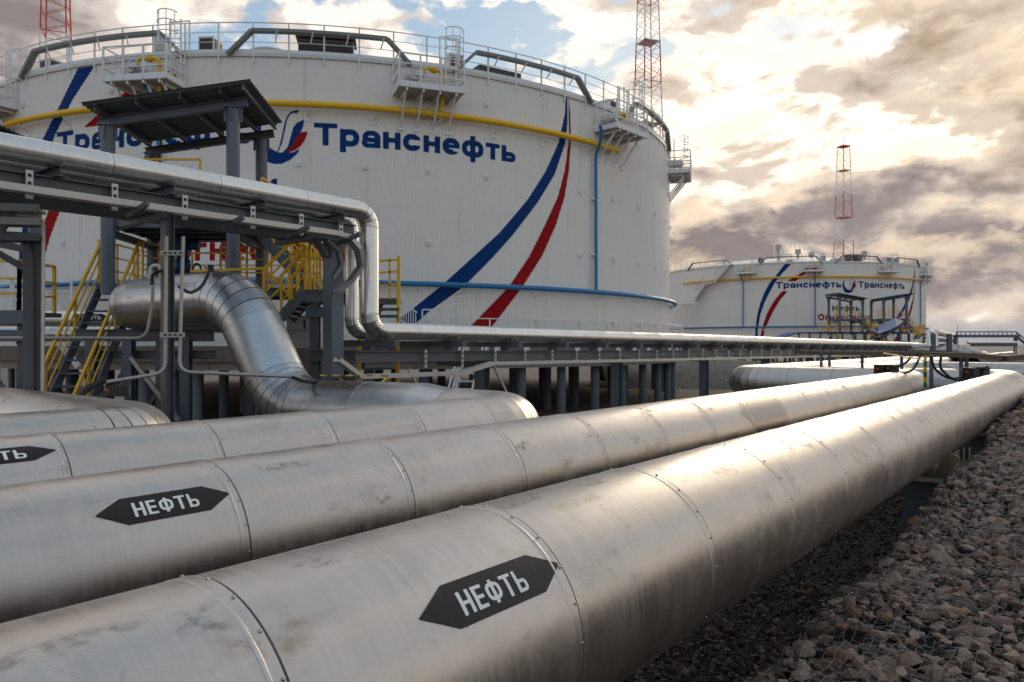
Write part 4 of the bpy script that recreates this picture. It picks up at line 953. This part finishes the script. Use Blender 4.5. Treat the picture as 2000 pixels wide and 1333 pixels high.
# right hand guard with ladder posts
gp = thing('guard_platform', 'small landing with tall yellow posts right of the slim pipe drop', 'platform', (-3.6, 19.6, 0))
w_ = lambda px, py: PX(px, py, 19.6)-Vector((-3.6, 19.6, 0))
part('post', G().bar(w_(779, 500), w_(776, 790), .085), 'yellow', gp); part('post', G().bar(w_(701, 640), w_(701, 790), .085), 'yellow', gp)
part('rail_post', G().bar(w_(761, 507), w_(761, 585), .05), 'yellow', gp)
for y in (507, 530, 555): part('rail', G().bar(w_(700, y+5), w_(779, y), .05), 'yellow', gp)
for i, y in enumerate((588, 604, 618)): part('tread', G().box(w_(758, y)+Vector((0, .2+i*-.15, 0)), (.6, .3, .16 if i == 0 else .07)), 'grey', gp)
part('stringer', G().bar(w_(740, 584)+Vector((0, .3, 0)), w_(700, 720)+Vector((0, .3, 0)), .06, .2), 'grey', gp)
for y in (690, 720, 752): part('tread', G().box(w_(738, y)+Vector((0, .3, 0)), (.9, .3, .06)), 'greyb', gp)

# ================================================================ small works around the tank
t = thing('cabinet', 'off white stepped cabinet seen between riser pipe and grey column', 'cabinet', PX(598, 672, 21.5)*1.0, 0.0); t.location.z = 0
part('body', G().box((0, 0, CZ+.35), (.95, .6, .95)).box((0, -.32, CZ+.52), (.9, .05, .26)).box((0, -.34, CZ+.0), (.95, .06, .22)), 'cabinet', t)
part('slot', G().box((.05, -.352, CZ+.55), (.05, .01, .24)), 'dark', t); part('plinth', G().box((0, 0, (CZ-.14)/2), (1.15, .8, CZ-.14)), 'concrete', t)
t = thing('footbridge', 'white railed footbridge behind the left stair', 'footbridge', (-19.6, 26.4, 0))
yrail(t, [(-3, 0, CZ+1.2), (2.6, 0, CZ+1.2)], (.4, .75, 1.1), .8, 'white', .07); yrail(t, [(-3, .9, CZ+1.2), (3.4, .9, CZ+1.2)], (.4, .75, 1.1), 1.1, 'white', .06)
part('deck', G().box((0, .45, CZ+1.12), (6.6, 1.0, .12)), 'galv', t)
for h in (0, .5, 1.1): part('rail', G().bar((2.6, 0, CZ+1.2+h), (4.2, -.2, CZ-.6+h), .06), 'white', t)
part('stringer', G().bar((2.6, .05, CZ+1.1), (4.3, -.2, CZ-.8), .05, .22), 'white', t)
for x in (-2.4, 2.0): part('column', G().bar((x, .45, 0), (x, .45, CZ+1.1), .14), 'white', t)
q = thing('insulated_pipe', 'clad pipe with a small black arrow behind the left stair', 'pipe', (-15.3, 24.2, 0), 0, 'clad pipes behind the left stair')
run(q, [(-4, 0, CZ+.82), (4.3, 0, CZ+.82)], .28, 1.0, mat='clad2', n=40)
f = poly([(-.25, 0), (0, .12), (.75, .12), (1, 0), (.75, -.12), (0, -.12)]); V, fc = fill(f, np.linspace(-.3, 1.05, 40), np.linspace(-.15, .15, 16))
part('arrow_sticker', G().add([(1.35+x, -.283, CZ+.86+y) for x, y in V], fc), 'sticker', q)
t_, wd = text('НЕФТЬ', caps(), .13); V, fc = fill(F(lambda x, y: t_(x/.62*wd, y/.13)), np.linspace(-.01, .64, 90), np.linspace(-.01, .14, 30))
part('lettering', G().add([(1.44+x, -.285, CZ+.795+y) for x, y in V], fc), 'print', q)
q = thing('insulated_pipe', 'darker clad pipe low behind the left stair', 'pipe', (-15.3, 23.2, 0), 0, 'clad pipes behind the left stair')
run(q, [(-4, 0, CZ+.32), (4.3, 0, CZ+.32)], .24, 1.0, mat='gore', n=40)
# white access stairs
def wstair(loc, rz, label, n, rise, going, wdt):
    t = thing('access_stair', label, 'stair', loc, rz, 'white stairs at the big tank base')
    a, b = Vector((0, 0, 0)), Vector((0, n*going, n*rise))
    for x in (0, wdt): part('stringer', G().bar(a+Vector((x, 0, 0)), b+Vector((x, 0, 0)), .05, .22), 'white', t)
    for i in range(n): part('tread', G().box((wdt/2, (i+.5)*going, (i+.6)*rise), (wdt, .24, .05)), 'white', t)
    for x in (0, wdt):
        for h in (.5, 1.0): part('rail', G().bar(a+Vector((x, 0, h)), b+Vector((x, 0, h)), .05), 'white', t)
        for f_ in (0, .5, 1): q_ = a.lerp(b, f_)+Vector((x, 0, 0)); part('rail_post', G().bar(q_, q_+Vector((0, 0, 1.0)), .055), 'white', t)
wstair((-2.3, 24.9, 0), -.25, 'white stair dropping to the ground under the low rack', 10, .27, .24, .85)
t = thing('access_stair', 'white slatted landing and rail beside the foot of the blue stripe', 'stair', (-4.2, 27.0, 0), 0, 'white stairs at the big tank base')
for h in (.9, 1.6): part('rail', G().bar((.1, 0, CZ+h), (.75, 0, CZ+h-.45), .05), 'white', t)
for i in range(8): part('baluster', G().bar((.1+i*.085, 0, CZ+.2), (.1+i*.085, 0, CZ+1.6-i*.058), .028), 'white', t)
yrail(t, [(.95, -.1, CZ+.35), (2.2, -.1, CZ+.35)], (.45, .9), .6, 'white', .05); part('rail', G().bar((2.15, -.1, CZ+1.3), (2.5, -.1, CZ+.3), .09), 'white', t)
part('rail', G().bar((4.0, -.1, CZ+1.2), (4.5, -.1, CZ+.0), .09), 'white', t); part('deck', G().box((1.2, .4, CZ+.25), (3.2, 1.0, .1)), 'galv', t)
part('strut', G().bar((-.6, 0, CZ+.5), (-.05, 0, CZ+1.15), .09).bar((-.3, 0, CZ+1.2), (.1, 0, CZ+.6), .07).bar((-.55, 0, CZ+.25), (.1, 0, CZ+.25), .07), 'white', t)
# ================================================================ conduits, boxes, cables, grounding straps
def bend(P, r=.12, n=5):
    P = [Vector(p) for p in P]; out = [P[0]]
    for i in range(1, len(P)-1):
        a = (P[i-1]-P[i]); b = (P[i+1]-P[i]); k = min(r, a.length*.45, b.length*.45); A = P[i]+a.normalized()*k; B = P[i]+b.normalized()*k
        out += [A.lerp(P[i], t).lerp(P[i].lerp(B, t), t) for t in np.linspace(0, 1, n)]
    return out+[P[-1]]
def line(name, label, cat, pts, Y, r, mat, group=None, br=.2):
    P = [PX(p[0], p[1], p[2] if len(p) > 2 else Y) for p in pts]; o = P[0].copy(); o.z = 0
    t = thing(name, label, cat, o, 0, group); part('run', G().tube(bend([p-o for p in P], br), r, 8), mat, t, 50); return t, o
GC = 'thin metal conduits'
line('conduit', 'thin conduit running level from the left edge and turning up by the S bend pipe', 'conduit', [(-60, 660), (286, 661), (297, 600), (300, 530)], 13.4, .030, 'galv', GC)
t, o = line('conduit', 'thin conduit down the left face of the gantry post, swept to the left', 'conduit', [(325, 462), (323, 728), (196, 748, 12.2)], 12.9, .033, 'galv', GC)
for y_ in (494, 654):
    c_ = part('clamp', G().bar(PX(313, y_, 12.85)-o, PX(360, y_, 12.85)-o, .04, .085), 'galv', t)
    for x_ in (319, 329, 339, 349): part('slot', G().bar(PX(x_, y_, 12.826)-o, PX(x_+6, y_, 12.826)-o, .004, .03), 'dark', c_)
line('conduit', 'thin conduit down the right face of the gantry post, swept to the right', 'conduit', [(358, 462), (350, 726), (585, 736, 13.2)], 12.9, .033, 'galv', GC)
GB = 'black flexible cables'
line('cable', 'black cable drooping over the top of the S bend pipe', 'cable', [(350, 560, 13.2), (372, 574, 13.6), (395, 560, 13.9), (410, 528, 14.3)], 14, .03, 'rubber', GB, .5)
line('cable', 'black cable looping from the level conduit up to the gantry post', 'cable', [(297, 556), (297, 534), (318, 528), (330, 531)], 13.1, .03, 'rubber', GB, .3)
line('cable', 'black hose looping on the fourth pipe below the swept conduit', 'cable', [(202, 742, 12.2), (170, 758, 11.8), (152, 778, 11.2), (170, 790, 11.2), (195, 778, 11.4), (216, 762, 11.8)], 12, .055, 'rubber', GB, .4)
line('cable', 'black cable sagging from the right conduit to the box on the S bend pipe', 'cable', [(570, 736, 13.1), (600, 747, 13.3), (640, 745, 13.6), (672, 737, 13.8)], 13, .03, 'rubber', GB, .4)
line('cable', 'white hose hooped over the S bend pipe behind the post', 'cable', [(291, 545), (294, 522), (304, 517), (314, 522), (316, 545)], 15.0, .035, 'white', GB, .12)
def jbox(label, p, sz, mat='dark'):
    o = p.copy(); o.z = 0; t = thing('junction_box', label, 'junction box', o, .4, 'junction boxes on the pipes')
    part('body', G().box((0, 0, p.z), sz), 'rubber', t); part('lid', G().box((sz[0]/2+.012, 0, p.z), (.02, sz[1]*.92, sz[2]*.92)), 'grey', t)
    part('gland', G().tube([(-sz[0]/2, 0, p.z), (-sz[0]/2-.08, 0, p.z+.02)], .018, 8), 'orange', t); part('foot', G().box((0, 0, p.z-sz[2]/2-.1), (sz[0]*.5, sz[1]*.5, .22)), 'pale', t)
jbox('dark junction box on the fourth pipe beside the black hose loop', PX(233, 763, 11.3), (.26, .2, .16))
jbox('grey junction box on the S bend pipe by the striped strap', PX(682, 742, 13.7), (.2, .16, .15))
jbox('small black junction box above the S bend pipe shoulder', PX(411, 524, 14.4), (.09, .1, .14))
def strap(label, P, w=.07, n=None, group='green and yellow striped grounding straps', step=.13):
    o = Vector((P[0].x, P[0].y, 0)); t = thing('grounding_strap', label, 'strap', o, 0, group)
    gs = [G(), G()]; i = 0
    for a, b in zip(P, P[1:]):
        L = (b-a).length; k = max(1, round(L/step))
        for j in range(k): gs[i % 2].bar(a.lerp(b, j/k)-o, a.lerp(b, (j+1)/k)-o, w, w*.35); i += 1
    part('yellow_stripes', gs[0], 'yellow', t); part('green_stripes', gs[1], 'green', t)
strap('striped strap reaching level across the grey column base to the third pipe', [PX(626, 733, 13.4), PX(758, 734, 13.0)], .06)
strap('striped strap lying down over the leg of the third pipe', [PX(757, 736, 13.0), PX(734, 758, 12.85), PX(722, 782, 12.5), PX(718, 796, 12.3)], .05)
strap('thin striped strap hanging among the dark steel behind the fourth pipe bend', [PX(316, 650, 15.6), PX(316, 800, 15.6)], .05)
strap('sloping striped bar above the far junction boxes', [PX(1726, 690, 19.0), PX(1776, 699, 18.4)], .07)
strap('upright striped post beside the far end of the nearest pipe', [PX(1807, 696, 18.6), PX(1807, 757, 18.6)], .075)
for i, (x, y0, y1, Y) in enumerate(((1604, 690, 716, 24), (1620, 688, 716, 24), (1684, 690, 716, 23), (1761, 697, 716, 22), (1819, 694, 755, 18.7), (1877, 693, 735, 20), (1888, 693, 735, 20))):
    a = PX(x, y0, Y); b = PX(x, y1, Y)
    t = thing('cable_post', ['thin dark post, leftmost of those behind the second pipe elbow', 'thin dark post right beside the leftmost one behind the second pipe', 'thin dark post midway behind the second pipe end', 'thin dark post just left of the far second pipe box cables', 'thin dark post beside the upright striped post', 'thin dark post, left one of the pair above the nearest pipe elbow', 'thin dark post, right one of the pair above the nearest pipe elbow'][i], 'post', (a.x, a.y, 0), 0, 'thin dark posts of the far cable run')
    part('post', G().bar((0, 0, 0), (0, 0, a.z), .07), 'greyb', t)
fc_ = thing('cable_tray', 'long brown cable trough on posts crossing behind the pipe elbows', 'cable tray', (8, 26, 0), 0, 'cable trays')
P = [PX(1560, 688, 26), PX(1800, 692, 20.5), PX(1905, 694, 19.5), PX(1960, 700, 19), PX(2060, 690, 19)]
for a, b in zip(P, P[1:]): part('trough', G().bar(a-Vector((8, 26, 0)), b-Vector((8, 26, 0)), .4, .13), 'brown', fc_)
line('cable', 'black cable drooping to the far second pipe box', 'cable', [(1800, 690), (1785, 722), (1765, 730), (1740, 722)], 19, .03, 'rubber', GB, .6)
line('cable', 'short black cable above the drooping one on the far second pipe', 'cable', [(1778, 700), (1765, 712), (1745, 718)], 19, .03, 'rubber', GB, .4)
line('cable', 'long black cable sagging to the box on the nearest pipe elbow', 'cable', [(1817, 694), (1825, 722), (1852, 740), (1880, 738), (1900, 725)], 18.3, .032, 'rubber', GB, .6)
line('cable', 'second black cable sagging beside the long one at the nearest pipe elbow', 'cable', [(1838, 696), (1835, 718), (1860, 742), (1885, 742), (1905, 728)], 18.1, .032, 'rubber', GB, .6)
line('cable', 'thin pale wire stretched from the striped bar to the nearest pipe elbow', 'cable', [(1776, 697), (1895, 727)], 18.3, .014, 'pale', GB)
jbox('black junction box pair on the second pipe end', PX(1722, 721, 19.4), (.22, .3, .24)); jbox('black junction box beside the pair on the second pipe end', PX(1742, 720, 19.2), (.2, .25, .2))
jbox('black junction box on the nearest pipe elbow', PX(1898, 727, 18.1), (.26, .3, .22)); jbox('black junction box farthest right on the nearest pipe elbow', PX(1915, 725, 18.2), (.24, .3, .2))
line('cable', 'black handle loop at the farthest right junction box', 'cable', [(1905, 719), (1925, 719), (1930, 716), (1918, 730)], 18, .03, 'rubber', GB, .1)

# ================================================================ far right works
t = thing('walkway_roof', 'long flat blue roofed walkway in front of the far tank', 'walkway roof', (29, 70, 0))
z = CZ+1.05; w_ = lambda px: (px-1000)/1450*70-29
part('roof_sheet', G().bar((w_(1548), 0, z), (w_(1738), 0, z+.02), 2.6, .10), 'roofblue', t); part('roof_sheet', G().bar((w_(1516), 0, z-.5), (w_(1548), 0, z), 2.6, .10), 'roofblue', t)
for x in range(1552, 1740, 21): part('column', G().bar((w_(x), -1, 0), (w_(x), -1, z), .14), 'grey', t)
yrail(t, [(w_(1550), -1.1, CZ-.3), (w_(1735), -1.1, CZ-.3)], (.4, .75, 1.1), 1.2); part('deck', G().bar((w_(1516), 0, CZ-.4), (w_(1738), 0, CZ-.4), 2.4, .2), 'grey', t)
t = thing('walkway_roof', 'folded blue roof sheet tipping up before the far tank', 'walkway roof', (35, 66, 0)); w_ = lambda px, py, Y: PX(px, py, Y)-Vector((35, 66, 0))
part('roof_sheet', G().add([w_(1700, 644, 70), w_(1748, 621, 70), w_(1738, 644, 64), w_(1716, 651, 64)]+[w_(1700, 645.5, 70), w_(1748, 622.5, 70), w_(1738, 645.5, 64), w_(1716, 652.5, 64)], [(0, 3, 2, 1), (4, 5, 6, 7), (0, 1, 5, 4), (1, 2, 6, 5), (2, 3, 7, 6), (3, 0, 4, 7)]), 'roofblue', t)
part('roof_sheet', G().add([w_(1748, 621, 70), w_(1766, 627, 70), w_(1752, 637, 64), w_(1738, 644.2, 64)]+[w_(1748, 622.5, 70), w_(1766, 628.5, 70), w_(1752, 638.5, 64), w_(1738, 645.7, 64)], [(0, 3, 2, 1), (4, 5, 6, 7), (0, 1, 5, 4), (1, 2, 6, 5), (2, 3, 7, 6), (3, 0, 4, 7)]), 'roofblue', t)
part('edge_beam', G().bar(w_(1766, 630, 69), w_(1716, 662, 63), .15, .3), 'dark', t)
for x in (1712, 1758): part('column', G().bar(w_(x, 640, 67), w_(x, 740, 67), .16), 'grey', t)
t = thing('pipe_rack', 'far pipe frame with two pale risers right of the far canopies', 'pipe rack', (33, 58, 0), 0, 'pipe racks'); w_ = lambda px, py, Y=58: PX(px, py, Y)-Vector((33, 58, 0))
for x in (1814, 1828): part('riser', G().tube([w_(x, 676), w_(x, 648), w_(x+34, 655, 66)], .17, 12), 'clad2', t, 50)
part('beam', G().bar(w_(1830, 664), w_(1862, 666, 66), .25, .3), 'grey', t)
for x in (1822, 1854): part('column', G().bar(w_(x, 652), w_(x, 755), .3), 'grey', t)
t = thing('walkway_bridge', 'grey far footbridge with handrail and end stair at the right edge', 'footbridge', (40, 62, 0)); w_ = lambda px, py, Y=62: PX(px, py, Y)-Vector((40, 62, 0))
part('deck', G().bar(w_(1868, 656.5), w_(1985, 656.5), .9, .22), 'grey', t); part('handrail', G().bar(w_(1868, 648), w_(1983, 648), .08), 'grey', t)
for x in range(1868, 1990, 9): part('rail_post', G().bar(w_(x, 656), w_(x, 648), .05), 'grey', t)
for o in (0, -8): part('stringer', G().bar(w_(1984, 656+o), w_(2016, 682+o), .08, .2 if o == 0 else .08), 'grey', t)
for x in (1866, 1984): part('column', G().bar(w_(x, 656), w_(x, 735), .22), 'grey', t)
t = thing('pipe_portal', 'pale far goal post portal below the footbridge', 'pipe portal', (40, 60, 0)); w_ = lambda px, py, Y=60: PX(px, py, Y)-Vector((40, 60, 0))
part('beam', G().bar(w_(1898, 674), w_(1985, 674), .3, .2), 'grey', t); part('riser', G().tube([w_(1890, 669), w_(1986, 669), w_(1986, 740)], .14, 10), 'clad2', t, 50); part('beam', G().bar(w_(1900, 691), w_(1985, 691), .2, .1), 'grey', t)
t = thing('lattice_mast', 'tiny grey aerial on the horizon at the far right', 'lattice mast', (66, 110, 0))
for k in (-1, 1): part('leg', G().bar((k*.4, 0, 0), (0, 0, 5.0), .06), 'grey', t)
part('bracing', G().bar((0, 0, 4.8), (0, 0, 6.0), .04), 'grey', t)

# ================================================================ gravel bed and gabion mattress
def smooth1(x, X0, Y0): return float(np.interp(x, X0, Y0))
def g_top(s, l):
    return CZ + smooth1(l, [0, 3, 5, 6.6, 8.7, 11.4, 15.4, 22, 30], [-1.97, -1.95, -1.92, -1.86, -1.74, -1.56, -1.36, -1.14, -1.0]) + .03*(s+1.5) + .035*math.sin(l*1.3)+.02*math.sin(s*2.7+l)
def g_edge(l): return -1.67 + min(.14, max(0, (l-5)*.02)) + .05*math.sin(l*1.1+.5) + .03*math.sin(l*2.9)
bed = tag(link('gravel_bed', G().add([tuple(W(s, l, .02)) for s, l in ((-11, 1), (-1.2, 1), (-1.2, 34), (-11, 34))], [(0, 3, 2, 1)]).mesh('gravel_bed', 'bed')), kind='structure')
def rock_pts(n, flat=.62):
    P = rng.normal(size=(n, 3)); P /= np.linalg.norm(P, axis=1)[:, None]; P *= rng.uniform(.75, 1.0, (n, 1)); P *= np.array([1, rng.uniform(.6, .95), flat*rng.uniform(.75, 1.2)])*.5; return P
def hull(P):
    bm = bmesh.new(); vs = [bm.verts.new(p) for p in P]; r = bmesh.ops.convex_hull(bm, input=vs)
    bmesh.ops.delete(bm, geom=[v for v in bm.verts if not v.link_faces], context='VERTS'); bm.verts.index_update()
    out = (np.array([v.co[:] for v in bm.verts]), [tuple(v.index for v in f.verts) for f in bm.faces]); bm.free(); return out
SM = [hull(rock_pts(9)) for _ in range(24)]; BG = [hull(rock_pts(random.choice((10, 12, 16)), .56)) for _ in range(28)]
def scatter(items, protos):
    """join many rocks into one mesh with a per-rock random attribute"""
    V = []; fs = []; rn = []; o = 0
    for (p, sz, k, e) in items:
        v, f = protos[k % len(protos)]; Q = np.array(e.to_matrix())
        V.append((v*sz) @ Q.T + np.array(p)); fs += [tuple(i+o for i in q) for q in f]; rn += [random.random()]*len(v); o += len(v)
    me = bpy.data.meshes.new('rocks'); me.from_pydata(np.concatenate(V).tolist(), [], fs)
    a = me.attributes.new('rnd', 'FLOAT', 'POINT'); a.data.foreach_set('value', rn); return me
from mathutils import Euler
def reul(t=.35): return Euler((random.uniform(-t, t), random.uniform(-t, t), random.uniform(0, 6.283)))
it = []
while len(it) < 15000:
    l = 3.2+15.8*random.random()**1.5; s = random.uniform(-4.6, -1.30)
    if l > 10 and random.random() < .35: continue
    sz = random.choice((.05, .065, .075, .09, .11))*random.uniform(.8, 1.2); p = W(s, l, .03+random.uniform(0, .05))
    it.append((p, sz, random.randrange(99), reul(.6)))
me = scatter(it, SM); me.materials.append(M['gravel']); tag(link('gravel', me), kind='stuff', label='dark crushed gravel lying below the nearest pipe', cat='gravel')
gb = tag(link('gabion_mattress', None, None, tuple(W(0, 0, 0)), (0, 0, -TH)), 'wire netted mattress of broken grey stones along the right', 'gabion')
# body under the stones
ls = np.arange(-2, 46, .8); ss = np.array([0, .25, .8, 2, 4, 9, 16]); V = []; n = len(ss)+1
for l in ls:
    V.append((g_edge(l)+.10, l, -.05))
    for k, u in enumerate(ss): V.append((g_edge(l)+.06+u, l, g_top(g_edge(l)+u, l)-.17))
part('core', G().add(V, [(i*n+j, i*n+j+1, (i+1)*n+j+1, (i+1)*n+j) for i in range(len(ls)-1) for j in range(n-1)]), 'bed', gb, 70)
rocks = []; cell = .098
HL0, HU0, HD = 3.0, -.15, .02; HF = np.full((int(15/HD), int(2.6/HD)), -9.0)      # top envelope of the stones, for the netting
for i in range(int(19/cell)):
    l = 3.3+i*cell; wmax = 2.0 if l < 12 else 1.2
    for j in range(int(wmax/cell)):
        u = j*cell+random.uniform(-.05, .05)+(cell/2 if i % 2 else 0); ll = l+random.uniform(-.05, .05); s = g_edge(ll)+.07+u
        sz = random.choice((.085, .105, .13, .155, .21))*random.uniform(.85, 1.15)
        z = g_top(s, ll)-.055+random.uniform(-.025, .02)-(.02 if sz > .2 else 0)-(.03 if j == 0 else 0)
        rocks.append(((s, ll, z), sz, reul(.4), random.randrange(len(BG))))
        if random.random() < .65: rocks.append(((s+random.uniform(-.08, .08), ll+.07, z-.01+random.uniform(-.02, .05)), sz*.5, reul(.7), random.randrange(len(BG))))
    if l < 15:
        for k in range(7): rocks.append(((g_edge(l)+.05+random.uniform(-.02, .04), l+random.uniform(-.06, .06), g_top(-1.5, l)-.14-.13*k), random.uniform(.13, .22), reul(.5), random.randrange(len(BG))))
for (s, l, z), sz, e, k in rocks:
    v = (BG[k][0]*sz*1.1) @ np.array(e.to_matrix()).T
    r = np.hypot(v[:, 0], v[:, 1]).max()*.8; h = z+v[:, 2].max()
    ci, cj = (l-HL0)/HD, (s-g_edge(l)-HU0)/HD; q = int(r/HD)+1
    for ii in range(max(0, int(ci)-q), min(HF.shape[0], int(ci)+q+1)):
        for jj in range(max(0, int(cj)-q), min(HF.shape[1], int(cj)+q+1)):
            d2 = ((ii-ci)**2+(jj-cj)**2)*HD*HD/(r*r)
            if d2 < 1: HF[ii, jj] = max(HF[ii, jj], h-.03*d2)
for i in range(HF.shape[0]):
    for j in range(HF.shape[1]):
        if HF[i, j] < -8: u = HU0+j*HD; l = HL0+i*HD; HF[i, j] = g_top(g_edge(l)+u, l)-.10
for _ in range(5):                            # the wire bridges the gaps
    B = HF.copy()
    for d in ((1, 0), (-1, 0), (0, 1), (0, -1)): B += np.roll(HF, d, (0, 1))
    HF = np.maximum(HF-.004, B/5)
def env(u, l):
    i = min(max((l-HL0)/HD, 0), HF.shape[0]-2); j = min(max((u-HU0)/HD, 0), HF.shape[1]-2); a, b = int(i), int(j); p, q = i-a, j-b
    return (HF[a, b]*(1-p)+HF[a+1, b]*p)*(1-q)+(HF[a, b+1]*(1-p)+HF[a+1, b+1]*p)*q
cl_ = np.array([W(*r[0]) for r in rocks]); dist = np.linalg.norm(cl_-np.array((0, 0, CZ)), axis=1)
scr = cl_[:, 0]/cl_[:, 1]*1450+1000; scy = 672-(cl_[:, 2]-CZ)/cl_[:, 1]*1450
vis = (scr < 2020) & (scy < 1360)
score = np.where(vis, np.array([r[1] for r in rocks])/dist, 0); order = np.argsort(-score); top = set(order[:300].tolist())
stone_m = [G().add(v, f).mesh('stone', 'stone') for v, f in BG]
rest = []
for i, (p, sz, e, k) in enumerate(rocks):
    if i in top: o = part('stone', stone_m[k], None, gb, loc=p, rot=e); o.scale = (sz*1.1,)*3
    else: rest.append((p, sz*1.1, k, e))
for i in range(2600):                        # the mattress farther out
    l = random.uniform(14, 34); s = g_edge(l)+random.uniform(0, 5); rest.append(((s, l, g_top(s, l)-.04), random.uniform(.14, .26), random.randrange(99), reul(.4)))
me = scatter(rest, BG); me.materials.append(M['stone']); o = part('stones', me, None, gb); o['kind'] = 'stuff'
# hexagonal wire netting draped over the stones, folded down at the edge
def net():
    g = G(); cu, cl = .125, .082; jit = {}
    def P(i, j, k):
        key = (i, j, k)
        if key not in jit: jit[key] = (random.uniform(-.010, .010), random.uniform(-.007, .007), random.uniform(-.003, .006))
        a, b, c = jit[key]
        u = j*cu + (cu/2 if i % 2 else 0) + (-.035 if k == 0 else .035) - .32 + a; l = 3.3 + i*cl*.62 + b
        l += .02*math.sin(u*9+l*2.3)
        e = g_edge(l)
        if u >= 0: return Vector((e+u, l, env(u, l)+.012+c))
        w = min(1, -u/.06); return Vector((e-.02*w-.02*(c*40), l, env(0, l)+.005-.055*w*w+min(0, u+.06)))
    def seg(a, b, w):
        m = (a+b)/2; u = m.x-g_edge(m.y)
        if u > 0: m.z = max(m.z-.006, min(m.z+.02, env(u, m.y)+.010))
        m += Vector((random.uniform(-.004, .004), random.uniform(-.005, .005), 0))
        d, x, z, L = G.frame(a, b); V = []
        for q in (a, m, b):
            for k in range(3): t = 2.094*k; V.append(q+x*math.cos(t)*w+z*math.sin(t)*w)
        g.add(V, [(0, 1, 4, 3), (1, 2, 5, 4), (2, 0, 3, 5), (3, 4, 7, 6), (4, 5, 8, 7), (5, 3, 6, 8)])
    for i in range(int(12/(cl*.62))):
        w = .00105 if i < 90 else .0014
        for j in range(0, int(2.3/cu)):
            seg(P(i, j, 0), P(i, j, 1), w*1.5)
            # diagonals to the next row: its twists sit half a cell across
            if i % 2: seg(P(i, j, 0), P(i+1, j, 1), w); seg(P(i, j, 1), P(i+1, j+1, 0), w)
            else: seg(P(i, j, 1), P(i+1, j, 0), w); (seg(P(i, j, 0), P(i+1, j-1, 1), w) if j else None)
    pts = [Vector((g_edge(l)-.015+.02*math.sin(l*21), l, env(0, l)-.02+.015*math.sin(l*33))) for l in np.arange(3.3, 15, .05)]
    g.tube(pts, .0028, 4)
    return g
o = part('wire_mesh', net(), 'wire', gb)
